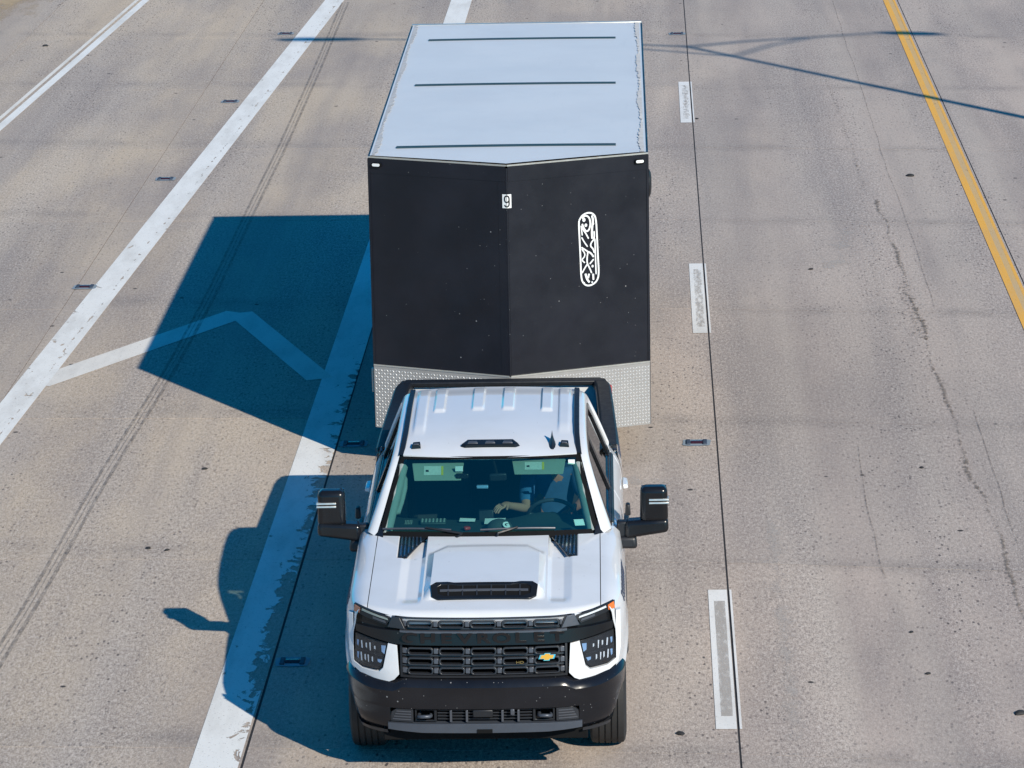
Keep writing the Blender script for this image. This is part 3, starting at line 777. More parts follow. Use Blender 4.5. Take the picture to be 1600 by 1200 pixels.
# ---- lamps and white corner mouldings
for s in (-1, 1):
    f = (lambda L: [(s * a, b) for a, b in (L if s > 0 else L[::-1])])
    patch('lamp_backing', f([(0.60, 1.262), (0.945, 1.28), (0.945, 0.85), (0.74, 0.85), (0.66, 1.08), (0.60, 1.08)]), front(-0.015), 0.03, 'gloss_black', TR, step=0.06)
    up = patch('running_lamp', f([(0.655, 1.232), (0.665, 1.258), (0.935, 1.294), (0.945, 1.238), (0.70, 1.197)]), front(0.006), 0.03, 'satin_black', TR, step=0.05, bevel=0.005)
    patch('lamp_strip', f([(0.685, 1.236), (0.69, 1.248), (0.88, 1.276), (0.885, 1.262)]), front(0.011), 0.01, 'lamp_bright' if s > 0 else 'trim', up, step=0.05)  # sunny side gets the bright colour, shaded side a duller one
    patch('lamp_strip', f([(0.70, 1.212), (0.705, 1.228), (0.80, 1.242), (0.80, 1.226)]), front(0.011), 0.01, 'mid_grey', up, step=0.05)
    patch('side_marker', f([(0.895, 1.276), (0.938, 1.288), (0.946, 1.240), (0.90, 1.238)]), front(0.012), 0.012, 'amber' if s > 0 else 'amber_shaded', up, step=0.05, bevel=0.003)  # shade on the left marker is put into its colour
    hl = patch('headlamp', f([(0.690, 1.072), (0.935, 1.090), (0.945, 0.885), (0.88, 0.862), (0.765, 0.868), (0.735, 0.895)]), front(0.006), 0.04, 'satin_black', TR, step=0.06, bevel=0.006)
    for zr in (1.02, 0.932):
        x0 = 0.725 if zr > 1 else 0.755
        for k in (0, 2, 3, 4, 5, 6):
            xx = x0 + (0.918 - x0) * k / 6
            ww = 0.0048 if 0 < k < 6 else (0.017 if k == 0 else 0.008)
            hh = (0.030, 0.024, 0.012, 0.028, 0.018, 0.026, 0.022)[(k + (2 if zr < 1 else 0)) % 7]
            patch('lamp_glint', f([(xx - ww * (1.3 if k % 3 else 0.5), zr - hh), (xx + ww * 0.7, zr - hh * (1 if k % 2 else 0.6)), (xx + ww * (1.6 if k % 2 else 0.8), zr + hh * 0.9), (xx - ww * (0.4 if k % 2 else 1.2), zr + hh)]), front(0.012 + 0.002 * (k % 2)), 0.01, ('lamp_blue' if k in (0, 6) else 'lamp_bright'), hl, step=0.2)  # pale slivers paint the bright reflections inside the lamp
    patch('lamp_divider', f([(0.735, 0.968), (0.935, 0.978), (0.935, 0.986), (0.73, 0.976)]), front(0.015), 0.01, 'dark_grey', hl, step=0.08)
    patch('lamp_cover', f([(0.700, 1.068), (0.930, 1.084), (0.938, 0.892), (0.87, 0.870), (0.775, 0.876), (0.745, 0.90)]), front(0.019), 0.0, 'lens', hl, step=0.06)
    # white moulding around the lamp, shaped like a U
    patch('corner_moulding', f([(0.622, 1.068), (0.610, 0.86), (0.648, 0.815), (0.705, 0.785), (0.88, 0.800), (0.965, 0.845), (0.985, 0.94), (0.985, 1.10), (0.985, 1.215), (0.952, 1.222), (0.952, 1.10), (0.95, 0.88), (0.885, 0.852), (0.76, 0.856), (0.728, 0.892), (0.688, 1.075)]), front(0.020), 0.06, 'white', TR, step=0.05, bevel=0.010)

# ---- bumper
PL = [(0.0, 0.0), (0.2, 0.003), (0.4, 0.012), (0.55, 0.028), (0.66, 0.052), (0.75, 0.088), (0.83, 0.140), (0.90, 0.205), (0.955, 0.285), (0.995, 0.38), (1.015, 0.47), (1.022, 0.54)]
def plan_pts():
    P = [Vector((x, y, 0)) for x, y in PL]; D = []
    for i in range(len(P) - 1):
        for k in range(3): D.append(P[i].lerp(P[i + 1], k / 3))
    D.append(P[-1])
    for _ in range(3): D = [D[0]] + [(D[i - 1] + 2 * D[i] + D[i + 1]) / 4 for i in range(1, len(D) - 1)] + [D[-1]]
    return D
HALF = plan_pts()
def bumper_rows(prof, xa, xb):
    rows = []
    full = [Vector((-p.x, p.y, 0)) for p in HALF[:0:-1]] + HALF
    for i, p in enumerate(full):
        if not (xa <= p.x <= xb): continue
        d = (full[min(i + 1, len(full) - 1)] - full[max(i - 1, 0)]).normalized(); n = Vector((-d.y, d.x, 0))
        lift = 0.42 + 0.22 * sst(0.93, 1.02, abs(p.x))
        drop = -0.035 * sst(0.58, 0.66, abs(p.x)) * (1 - 0.7 * sst(0.8, 1.0, abs(p.x)))
        rows.append([tuple(p + n * dd + Vector((0, 0, max(z + (drop if z > 0.72 else 0), lift)))) for dd, z in prof])
    return rows
bp = grid('bumper', bumper_rows([(0.14, 0.85), (0.075, 0.842), (0.035, 0.826), (0.010, 0.802), (0.0, 0.780), (0.004, 0.765), (0.010, 0.70), (0.014, 0.645), (0.020, 0.612), (0.035, 0.602), (0.10, 0.60)], -1.03, 1.03), 'bumper', TR, 32)
for s in (-1, 1):
    rr = bumper_rows([(0.021, 0.613), (0.024, 0.56), (0.030, 0.50), (0.045, 0.45), (0.075, 0.42), (0.12, 0.415)], 0.675, 1.03) if s > 0 else bumper_rows([(0.021, 0.613), (0.024, 0.56), (0.030, 0.50), (0.045, 0.45), (0.075, 0.42), (0.12, 0.415)], -1.03, -0.675)
    grid('bumper_end', rr, 'bumper', bp, 32)
    rr = bumper_rows([(0.035, 0.452), (0.045, 0.425), (0.06, 0.398), (0.10, 0.395)], 0.70, 1.0) if s > 0 else bumper_rows([(0.035, 0.452), (0.045, 0.425), (0.06, 0.398), (0.10, 0.395)], -1.0, -0.70)
    grid('air_dam_lip', [[(x, y + 0.004, z - 0.02 + 0.10 * sst(0.90, 1.0, abs(x))) for x, y, z in r] for r in rr], 'dark_grey', bp, 32)
def bfront(off): 
    def fn(u, v, w):
        a = abs(u); y = 0.0
        for p, q in zip(HALF, HALF[1:]):
            if p.x <= a <= q.x: y = lerp(p.y, q.y, (a - p.x) / max(1e-6, q.x - p.x)); break
        return (u, y - off + w, v)
    return fn
box('bumper_cavity', (-0.68, 0.68, 0.17, 0.20, 0.40, 0.62), 'gap', bp, 0)
patch('skid_strip', [(-0.70, 0.497), (-0.10, 0.502), (0.10, 0.502), (0.70, 0.497), (0.70, 0.448), (0.45, 0.432), (-0.45, 0.432), (-0.70, 0.448)], bfront(-0.012), 0.10, 'skid', bp, step=0.08, bevel=0.010)
box('tow_cover', (-0.055, 0.055, 0.003, 0.02, 0.434, 0.462), 'gap', bp, 0.002)
for s in (-1, 1):
    f = (lambda L: [(s * a, b) for a, b in (L if s > 0 else L[::-1])])
    fogp = patch('fog_panel', f([(0.515, 0.607), (0.635, 0.602), (0.672, 0.575), (0.69, 0.505), (0.515, 0.505)]), bfront(-0.035), 0.03, 'dark_grey', bp, step=0.06, bevel=0.004)
    for k in range(4):
        z = 0.52 + 0.02 * k
        patch('fog_louvre', f([(0.53, z), (0.668 - 0.010 * k, z), (0.664 - 0.010 * k, z + 0.008), (0.53, z + 0.008)]), bfront(-0.030), 0.012, 'mid_grey', fogp, step=0.08)
    # recovery hook
    hk = tube('tow_hook', [(s * 0.39, 0.15, 0.545), (s * 0.39, 0.055, 0.550), (s * 0.405, 0.03, 0.556), (s * 0.45, 0.028, 0.556), (s * 0.475, 0.045, 0.548), (s * 0.475, 0.15, 0.545)], 0.014, 'skid', bp, 8)
    patch('hook_bezel', f([(0.345, 0.606), (0.505, 0.606), (0.505, 0.506), (0.345, 0.506)]), bfront(-0.045), 0.02, 'satin_black', bp, hole=f([(0.365, 0.592), (0.49, 0.592), (0.49, 0.520), (0.365, 0.520)]), step=0.1, bevel=0.004)
    for k in range(2):
        xa = 0.12 + 0.115 * k
        patch('intake_fin', f([(xa, 0.60), (xa + 0.016, 0.60), (xa + 0.016, 0.508), (xa, 0.508)]), bfront(-0.03), 0.05, 'mid_grey', bp, bevel=0.003)
for z in (0.522, 0.545, 0.568, 0.590):
    patch('intake_louvre', [(-0.34, z), (0.34, z), (0.34, z + 0.008), (-0.34, z + 0.008)], bfront(-0.055), 0.04, 'dark_grey', bp, step=0.1)
box('radar_cover', (-0.085, 0.06, 0.018, 0.06, 0.548, 0.606), 'satin_black', bp, 0.008)
box('parking_sensor', (0.185, 0.215, 0.015, 0.05, 0.565, 0.61), 'mid_grey', bp, 0.006)

box('sun_block_valance', (-0.74, 0.74, 0.16, 0.22, 0.33, 0.47), 'gap', bp, 0.01)  # added dark box, keeps sun from slipping under the bumper
# ---- towing mirrors
for s in (-1, 1):
    def Q(x0, x1, y0, y1, z0, z1, tx=0.0):
        return ([(s * x0, y0, z0), (s * x1, y0, z0), (s * x1, y1, z0), (s * x0, y1, z0)], [(s * (x0 + tx), y0 + 0.012, z1), (s * (x1 - tx), y0 + 0.012, z1), (s * (x1 - tx), y1, z1), (s * (x0 + tx), y1, z1)])
    mr = bpy.data.objects.new('mirror', None); col.objects.link(mr); mr.parent = TR; mr.location = (0.035 if s < 0 else 0.014, 0, 0)
    lo, hi = Q(1.135, 1.352, 1.95, 2.10, 1.395, 1.672, 0.006); hd = hull8('mirror_head', lo, hi, 'gloss_black', mr, 0.042, 5)
    lo, hi = Q(1.02, 1.354, 1.935, 2.08, 1.322, 1.428, 0.004); lo = [(x, y, z - 0.05 * clamp((1.30 - abs(x)) / 0.28)) for x, y, z in lo]; hi = [(x, y, z - 0.02 * clamp((1.30 - abs(x)) / 0.28)) for x, y, z in hi]; hull8('mirror_arm', lo, hi, 'gloss_black', mr, 0.030, 4)
    lo, hi = Q(0.955, 1.115, 1.93, 2.07, 1.195, 1.290, 0.010); hull8('mirror_base', lo, hi, 'satin_black', mr, 0.026, 4)
    lo, hi = Q(0.95, 1.06, 1.97, 2.06, 1.25, 1.40, 0.01); hull8('mirror_stalk', lo, hi, 'satin_black', mr, 0.015, 3)
    for k, z in enumerate((1.548, 1.573)):
        hull8('mirror_strip', [(s * 1.205, 1.944 + 0.004, z), (s * 1.356, 1.944 + 0.004, z), (s * 1.356, 2.04, z), (s * 1.205, 1.99, z)], [(s * 1.205, 1.945 + 0.006, z + 0.014), (s * 1.355, 1.945 + 0.006, z + 0.014), (s * 1.355, 2.04, z + 0.014), (s * 1.205, 1.99, z + 0.014)], 'alloy', hd, 0.002)
    hull8('mirror_glass', [(s * 1.15, 2.098, 1.44), (s * 1.34, 2.098, 1.44), (s * 1.34, 2.104, 1.44), (s * 1.15, 2.104, 1.44)], [(s * 1.15, 2.098, 1.655), (s * 1.34, 2.098, 1.655), (s * 1.34, 2.104, 1.655), (s * 1.15, 2.104, 1.655)], 'chrome', hd, 0.0)
    lo, hi = Q(1.04, 1.085, 2.75, 2.83, 1.21, 1.30, 0.005); hull8('side_camera', lo, hi, 'satin_black', TR, 0.012, 3)

# ---- bed
for s in (-1, 1):
    rows = []
    y = 4.19
    while y <= 6.301:
        zb = arch(y, 0.60, ARC2); r = []
        k1 = 1.0 - 0.06 * clamp((y - 4.4) / 1.9) - 0.03 * sst(6.1, 6.31, y)
        for k in range(9):
            z = lerp(1.365, zb, k / 8); xx = {0: 0.985}.get(k, side_x(2.5, z) + 0.004) 
            r.append((s * min(xx, 1.034) * k1, y, z))
        rows.append(r); y += 0.035
    bs = grid('bed_side', rows, 'white', TR, 40)
    # rail cap
    prof = [(1.005, 1.335), (1.002, 1.372), (0.985, 1.388), (0.88, 1.390), (0.862, 1.378), (0.86, 1.33)]
    rr = []
    for y in [4.19, 4.6, 5.0, 5.4, 5.8, 6.05, 6.18, 6.27, 6.305]:
        k = 1.0 - 0.06 * clamp((y - 4.4) / 1.9) - 0.035 * sst(6.1, 6.31, y); rr.append([(s * x * k, y, z) for x, z in prof])
    grid('bed_rail_cap', rr, 'satin_black', bs, 35)
    raw('bed_inner_wall', [(s * 0.865, 4.2, 0.92), (s * 0.82, 6.28, 0.92), (s * 0.82, 6.28, 1.36), (s * 0.865, 4.2, 1.36)], [(0, 1, 2, 3)], 'gap', bs, 0)
    lamp = hull8('tail_lamp', [(s * 0.88, 6.28, 0.92), (s * 0.97, 6.25, 0.92), (s * 0.97, 6.31, 0.92), (s * 0.88, 6.325, 0.92)], [(s * 0.86, 6.28, 1.33), (s * 0.955, 6.25, 1.33), (s * 0.955, 6.31, 1.33), (s * 0.86, 6.325, 1.33)], 'red', bs, 0.01)
    def bedmap(u, v, w):
        k1 = 1.0 - 0.06 * clamp((u - 4.4) / 1.9); return (s * (min(side_x(2.5, v), 1.034) * k1 + 0.012 - w), u, v)
    def shoulder(u, v, w):      # v 0..1 down the fender shoulder
        zh = hood_base(HW, min(u, yR(HW))) - 0.002; xo = side_x(u, 1.22)
        P4 = [(lerp(0.88, xo, 0.55), zh - 0.018), (lerp(0.88, xo, 0.85), zh - 0.055), (xo, min(zh - 0.11, 1.22)), (side_x(u, 1.15), 1.15)]
        i = min(2, int(v * 3)); tt = v * 3 - i; return (s * (lerp(P4[i][0], P4[i + 1][0], tt) + 0.004 - w), u, lerp(P4[i][1], P4[i + 1][1], tt) + 0.003)
    for k in range(11):      # dark lettering blocks on the bed side and the fender, too small to read
        y = 4.3 + 0.075 * k; h = 0.075 if k % 3 else 0.05
        patch('decal_stroke', [(y, 1.235), (y + 0.045, 1.235 + 0.01 * (k % 2)), (y + 0.05, 1.235 + h), (y + 0.012, 1.235 + h * 0.8)], bedmap, 0.003, 'decal', bs)
    for k in range(10):
        y = 0.72 + 0.068 * k; e = 0.06 * (k % 2)
        patch('badge_stroke', [(y, 0.42 + e), (y + 0.05, 0.38), (y + 0.052, 0.50), (y + 0.022, 0.56), (y + 0.046, 0.72), (y + 0.034, 0.86), (y, 0.80 - e), (y + 0.016, 0.62)], shoulder, 0.003, 'decal', TR, step=0.1)
    for k, (ya, yb) in enumerate(((2.06, 2.16), (2.20, 2.25))):
        patch('blue_stripe', [(ya, 1.20), (yb, 1.20), (yb + 0.03, 1.345), (ya + 0.03, 1.345)], side(s, 0.004), 0.003, 'blue_stripe', TR)
box('bed_floor', (-0.87, 0.87, 4.18, 6.27, 0.88, 0.92), 'gap', TR, 0)
box('bed_front_wall', (-0.95, 0.95, 4.18, 4.22, 0.88, 1.36), 'satin_black', TR, 0.004)
tg = box('tailgate', (-0.86, 0.86, 6.26, 6.33, 0.80, 1.352), 'white', TR, 0.012)
hull8('tailgate_cap', [(-0.90, 6.22, 1.345), (0.90, 6.22, 1.345), (0.86, 6.335, 1.345), (-0.86, 6.335, 1.345)], [(-0.90, 6.22, 1.392), (0.90, 6.22, 1.392), (0.86, 6.335, 1.392), (-0.86, 6.335, 1.392)], 'satin_black', tg, 0.012, 3)
box('rear_bumper', (-0.95, 0.95, 6.30, 6.45, 0.58, 0.74), 'chrome', TR, 0.03)
box('receiver_hitch', (-0.04, 0.04, 6.3, 6.62, 0.52, 0.60), 'satin_black', TR, 0.005)
# underside: plain dark boxes, put in so no light leaks through
box('chassis', (-0.62, 0.62, 0.35, 6.2, 0.38, 0.62), 'gap', TR, 0.01)
box('floor_pan', (-0.96, 0.96, 1.55, 4.5, 0.48, 0.70), 'gap', TR, 0.01)
box('engine_bay', (-0.80, 0.80, 0.45, 1.62, 0.5, 1.18), 'gap', TR, 0)

# ---- wheels
def tyre_prof(r, w, rim):
    h = w / 2
    p = [(-h * 0.78, rim), (-h * 0.96, rim + 0.03), (-h, lerp(rim, r, 0.55)), (-h * 0.93, r - 0.028), (-h * 0.84, r - 0.008)]
    for c in (-0.5, -0.17, 0.17, 0.5):
        p += [(h * (c - 0.045), r), (h * (c - 0.035), r - 0.010), (h * (c + 0.035), r - 0.010), (h * (c + 0.045), r)]
    p += [(h * 0.84, r - 0.008), (h * 0.93, r - 0.028), (h, lerp(rim, r, 0.55)), (h * 0.96, rim + 0.03), (h * 0.78, rim)]
    return p
def wheel(parent, x, y, r, w, rim, sgn):
    wh = bpy.data.objects.new('wheel', None); col.objects.link(wh); wh.parent = parent; wh.location = (x, y, r)
    lathe_x('tyre', tyre_prof(r, w, rim), 'rubber', wh, 56)
    lathe_x('rim', [(sgn * w * 0.36, rim + 0.005), (sgn * w * 0.40, rim - 0.015), (sgn * w * 0.20, rim - 0.04), (sgn * w * 0.16, rim * 0.55), (sgn * w * 0.26, rim * 0.45), (sgn * w * 0.28, rim * 0.25), (sgn * w * 0.28, 0.001)], 'steel', wh, 32)
    for k in range(8):
        a = 2 * math.pi * k / 8; tube('lug_nut', [(sgn * w * 0.27, 0.11 * math.cos(a), 0.11 * math.sin(a)), (sgn * w * 0.34, 0.11 * math.cos(a), 0.11 * math.sin(a))], 0.012, 'chrome', wh, 6)
    return wh
for s in (-1, 1):
    for y in (1.01, 5.05): wheel(TR, s * 0.885, y, 0.418, 0.275, 0.235, s)

# ---- cabin interior (parts of the truck)
rows = []
for j in range(9):
    t = j / 8; r = []
    for i in range(25):
        x = lerp(-0.80, 0.80, i / 24)
        y = 1.72 + 0.12 * (x / 0.8) ** 2 + 0.62 * t
        z = 1.352 + 0.012 * math.sin(t * 3) - 0.02 * t + 0.05 * sst(0.62, 0.8, t) * math.exp(-((x - 0.40) / 0.2) ** 2)
        if j == 8: z -= 0.10
        r.append((x, y, z))
    rows.append(r)
rows.append([(p[0], p[1] + 0.04, 0.95) for p in rows[-1]])
dsh = grid('dashboard', rows, 'dash', TR, 35)
box('defrost_vent', (-0.30, 0.34, 1.80, 1.83, 1.352, 1.366), 'gap', dsh, 0.002)
box('centre_screen', (-0.15, 0.14, 2.34, 2.36, 1.14, 1.32), 'gloss_black', dsh, 0.006)
# steering wheel
bm = bmesh.new()
SWc = Vector((0.47, 2.50, 1.285)); ax = Vector((0, 0.88, 0.47)); e1 = Vector((1, 0, 0)); e2 = Vector((0, -0.47, 0.88))
tube_bm(bm, [SWc + (e1 * math.cos(a) + e2 * math.sin(a)) * 0.19 for a in [2 * math.pi * k / 28 for k in range(29)]], 0.016, 8, False)
for a in (0.2, math.pi - 0.2, -math.pi / 2): tube_bm(bm, [SWc - ax * 0.03, SWc + (e1 * math.cos(a) + e2 * math.sin(a)) * 0.185], 0.018, 8)
tube_bm(bm, [SWc - ax * 0.06, SWc], 0.06, 12)
tube_bm(bm, [SWc - ax * 0.05, SWc - ax * 0.35], 0.035, 10)
finish('steering_wheel', bm, 'mid_grey', TR, 50)
# seats
def seat(x):
    st = bpy.data.objects.new('seat', None); col.objects.link(st); st.parent = TR
    hull8('cushion', [(x - 0.26, 2.72, 0.80), (x + 0.26, 2.72, 0.80), (x + 0.26, 3.22, 0.80), (x - 0.26, 3.22, 0.80)], [(x - 0.25, 2.70, 0.98), (x + 0.25, 2.70, 0.98), (x + 0.24, 3.20, 0.93), (x - 0.24, 3.20, 0.93)], 'seat', st, 0.05, 3)
    hull8('backrest', [(x - 0.25, 3.14, 0.90), (x + 0.25, 3.14, 0.90), (x + 0.25, 3.28, 0.90), (x - 0.25, 3.28, 0.90)], [(x - 0.22, 3.32, 1.55), (x + 0.22, 3.32, 1.55), (x + 0.22, 3.43, 1.55), (x - 0.22, 3.43, 1.55)], 'seat', st, 0.05, 3)
    hull8('headrest', [(x - 0.13, 3.34, 1.58), (x + 0.13, 3.34, 1.58), (x + 0.13, 3.43, 1.58), (x - 0.13, 3.43, 1.58)], [(x - 0.12, 3.36, 1.76), (x + 0.12, 3.36, 1.76), (x + 0.12, 3.44, 1.76), (x - 0.12, 3.44, 1.76)], 'seat', st, 0.035, 3)
seat(0.45); seat(-0.42)
box('rear_bench', (-0.72, 0.72, 3.62, 3.95, 0.85, 1.50), 'seat', TR, 0.06)
box('centre_console', (-0.12, 0.12, 2.45, 3.2, 0.75, 1.08), 'dash', TR, 0.03)
# visors with their warning labels
for x0, x1, za, zb in ((-0.60, -0.20, 1.685, 1.785), (0.17, 0.585, 1.715, 1.80)):
    yv = lambda z: 2.20 + (z - 1.70) * 1.25
    v = hull8('sun_visor', [(x0 + 0.02, yv(za), za), (x1 - 0.02, yv(za), za), (x1 - 0.02, yv(za) + 0.018, za + 0.003), (x0 + 0.02, yv(za) + 0.018, za + 0.003)],
              [(x0, yv(zb), zb), (x1, yv(zb), zb), (x1, yv(zb) + 0.018, zb + 0.003), (x0, yv(zb) + 0.018, zb + 0.003)], 'visor', TR, 0.008, 3)
    cx = lerp(x0, x1, 0.42); z0, z1 = lerp(za, zb, 0.35), lerp(za, zb, 0.88)
    def lab(nm, a, b, mt, off, parent):
        return raw(nm, [(a, yv(z0) - off, z0), (b, yv(z0) - off, z0), (b, yv(z1) - off, z1), (a, yv(z1) - off, z1)], [(0, 1, 2, 3)], mt, parent, 0)
    l1 = lab('warning_label', cx - 0.075, cx + 0.075, 'visor_label', 0.004, v); lab('label_edge', cx + 0.058, cx + 0.075, 'label_yellow', 0.006, v)
    box('label_mark', (cx - 0.058, cx - 0.038, yv(lerp(z0, z1, 0.4)) - 0.007, yv(lerp(z0, z1, 0.4)) - 0.004, lerp(z0, z1, 0.35), lerp(z0, z1, 0.65)), 'ink', v, 0)
# grab handle on the passenger pillar
tube('grab_handle', [(-0.745, 1.99, 1.49), (-0.70, 2.01, 1.49), (-0.68, 2.08, 1.54), (-0.655, 2.18, 1.63), (-0.655, 2.25, 1.68), (-0.69, 2.29, 1.72)], 0.022, 'trim', TR, 8)
# mirror and camera pod behind the glass
hull8('rear_view_mirror', [(-0.0, 2.18, 1.675), (0.13, 2.18, 1.68), (0.13, 2.215, 1.68), (-0.0, 2.215, 1.675)], [(-0.0, 2.165, 1.735), (0.13, 2.165, 1.74), (0.13, 2.205, 1.74), (-0.0, 2.205, 1.735)], 'dark_grey', TR, 0.012, 3)
tube('mirror_stem', [(0.06, 2.20, 1.71), (0.04, 2.25, 1.78), (0.03, 2.27, 1.81)], 0.012, 'gap', TR, 6)
box('toll_tag', (-0.265, -0.205, 2.225, 2.235, 1.745, 1.785), 'label_white', TR, 0.002)
box('dash_camera', (-0.26, -0.16, 2.19, 2.22, 1.695, 1.735), 'gloss_black', TR, 0.008)
box('mirror_blue_light', (-0.10, -0.01, 2.12, 2.15, 1.635, 1.66), 'lamp_blue', TR, 0.006)  # plain blue box, its colour stands for a small blue light
box('windshield_sticker', (0.605, 0.655, 2.29, 2.294, 1.775, 1.81), 'label_white', TR, 0)
rl = ws(0.80, 0.13)
raw('registration_sticker', [tuple(ws(u, t) + Vector((0, 0.004, -0.008))) for u, t in ((0.80, 0.10), (0.89, 0.10), (0.885, 0.17), (0.795, 0.17))], [(0, 1, 2, 3)], 'label_white', TR, 0)
hull8('radio_head', [(-0.095, 2.30, 1.31), (0.02, 2.30, 1.31), (0.02, 2.33, 1.31), (-0.095, 2.33, 1.31)], [(-0.095, 2.33, 1.40), (0.02, 2.33, 1.40), (0.02, 2.36, 1.40), (-0.095, 2.36, 1.40)], 'satin_black', TR, 0.006)

# ================================================================== DRIVER
def skin_body(name, joints, edges, mat, parent=None, sub=2, root=0):
    me = bpy.data.meshes.new(name)
    me.from_pydata([j[0] for j in joints], edges, [])
    me.materials.append(M[mat])
    o = bpy.data.objects.new(name, me); col.objects.link(o)
    if parent: o.parent = parent
    md = o.modifiers.new('skin', 'SKIN'); md.use_smooth_shade = True
    if not me.skin_vertices: 
        bpy.context.view_layer.objects.active = o
    for i, j in enumerate(joints):
        sv = me.skin_vertices[0].data[i]
        r = j[1] if isinstance(j[1], tuple) else (j[1], j[1])
        sv.radius = r; sv.use_root = (i == root)
    ss = o.modifiers.new('sub', 'SUBSURF'); ss.levels = sub; ss.render_levels = sub
    return o
def TW(p):      # truck coordinates to world
    c, s_ = math.cos(0.013), math.sin(0.013)
    return Vector((-1.205 + p[0] * c - p[1] * s_, 24.2 + p[0] * s_ + p[1] * c, p[2]))
person = thing('person', 'driver in a blue shirt at the steering wheel, one forearm across the dashboard', 'person', tuple(TW((0.40, 3.02, 0.98))), 0.013)
O = Vector((0.40, 3.02, 0.98))
def rel(*p): return tuple(Vector(p) - O + Vector((0.06, 0, 0)))
# left (image right) arm to the wheel rim, right arm reaching to the middle of the dash
J = [(rel(0.40, 3.05, 1.02), (0.16, 0.12)), (rel(0.40, 3.10, 1.22), (0.15, 0.11)), (rel(0.40, 3.10, 1.42), (0.165, 0.11)), (rel(0.40, 3.09, 1.52), (0.09, 0.08)), (rel(0.40, 3.06, 1.60), 0.055), (rel(0.40, 3.02, 1.68), (0.072, 0.088)), (rel(0.40, 3.01, 1.78), (0.076, 0.095)), (rel(0.40, 3.02, 1.85), (0.05, 0.06)),
     (rel(0.59, 3.06, 1.475), 0.062), (rel(0.665, 2.86, 1.32), 0.046), (rel(0.60, 2.62, 1.33), 0.034), (rel(0.578, 2.545, 1.345), (0.026, 0.038)),
     (rel(0.22, 3.06, 1.475), 0.062), (rel(0.20, 2.72, 1.29), 0.043), (rel(0.08, 2.52, 1.375), 0.031), (rel(0.045, 2.46, 1.40), (0.026, 0.038)),
     (rel(0.50, 2.98, 1.00), 0.095), (rel(0.52, 2.56, 1.06), 0.07), (rel(0.52, 2.42, 0.72), 0.05), (rel(0.52, 2.28, 0.70), 0.045),
     (rel(0.30, 2.98, 1.00), 0.095), (rel(0.28, 2.56, 1.06), 0.07), (rel(0.28, 2.42, 0.72), 0.05), (rel(0.28, 2.28, 0.70), 0.045),
     (rel(0.40, 2.925, 1.715), 0.016)]
Ed = [(0, 1), (1, 2), (2, 3), (3, 4), (4, 5), (5, 6), (6, 7), (2, 8), (8, 9), (9, 10), (10, 11), (2, 12), (12, 13), (13, 14), (14, 15), (0, 16), (16, 17), (17, 18), (18, 19), (0, 20), (20, 21), (21, 22), (22, 23), (5, 24)]
def fingers(base_i, dirv, side, curl):
    d = Vector(dirv).normalized(); sd = Vector(side).normalized(); cu = Vector(curl).normalized(); b = Vector(J[base_i][0])
    for k, L in enumerate((0.075, 0.085, 0.08, 0.065)):
        p0 = b + d * 0.03 + sd * (-0.03 + 0.02 * k); p1 = p0 + d * L * 0.5 + cu * 0.008; p2 = p1 + d * L * 0.30 + cu * L * 0.40
        n = len(J); J.append((tuple(p0), 0.010)); J.append((tuple(p1), 0.009)); J.append((tuple(p2), 0.0075)); Ed.extend([(base_i, n), (n, n + 1), (n + 1, n + 2)])
    p0 = b - sd * 0.035; p1 = p0 + d * 0.03 - sd * 0.03 + cu * 0.01; n = len(J); J.append((tuple(p0), 0.011)); J.append((tuple(p1), 0.0095)); Ed.extend([(base_i, n), (n, n + 1)])
fingers(11, (-0.1, -0.9, 0.2), (0.2, 0.2, 0.9), (-0.5, -0.1, -0.6))
fingers(15, (-0.75, -0.6, -0.05), (-0.6, 0.75, 0.1), (-0.1, -0.1, -0.9))
body = skin_body('body', J, Ed, 'skin', person)
def grow(idx, d, upto=None): return [(J[i][0], tuple(x + d for x in (J[i][1] if isinstance(J[i][1], tuple) else (J[i][1],) * 2))) for i in idx]
def lerpj(a, b, t, r): return (tuple(Vector(J[a][0]).lerp(Vector(J[b][0]), t)), r)
sh = grow([0, 1, 2], 0.014) + [(J[3][0], (0.085, 0.08))] + grow([8], 0.012) + [lerpj(8, 9, 0.9, 0.062)] + grow([12], 0.012) + [lerpj(12, 13, 0.9, 0.062)]
skin_body('shirt', sh, [(0, 1), (1, 2), (2, 3), (2, 4), (4, 5), (2, 6), (6, 7)], 'shirt', person)
tr_ = grow([0, 16, 17, 18, 20, 21, 22], 0.014)
skin_body('trousers', tr_, [(0, 1), (1, 2), (2, 3), (0, 4), (4, 5), (5, 6)], 'jeans', person)
bm = bmesh.new()
bmesh.ops.create_icosphere(bm, subdivisions=3, radius=1.0)
for v in bm.verts:
    v.co = Vector((v.co.x * 0.086, v.co.y * 0.105 + 0.012, v.co.z * 0.11)) + Vector(rel(0.40, 3.02, 1.775))
bmesh.ops.delete(bm, geom=[v for v in bm.verts if v.co.z < rel(0, 0, 1.76)[2] - 0.5 * (v.co.y - rel(0, 2.95, 0)[1])], context='VERTS')
finish('hair', bm, 'hairc', person, 60)
for s in (-1, 1):
    bm = bmesh.new(); bmesh.ops.create_icosphere(bm, subdivisions=1, radius=0.011)
    for v in bm.verts: v.co += Vector(rel(0.40 + s * 0.032, 2.926, 1.745))
    finish('eye', bm, 'ink', person)
    bm = bmesh.new(); bmesh.ops.create_icosphere(bm, subdivisions=2, radius=1)
    for v in bm.verts: v.co = Vector((v.co.x * 0.010, v.co.y * 0.02, v.co.z * 0.03)) + Vector(rel(0.40 + s * 0.082, 3.02, 1.735))
    finish('ear', bm, 'skin', person)
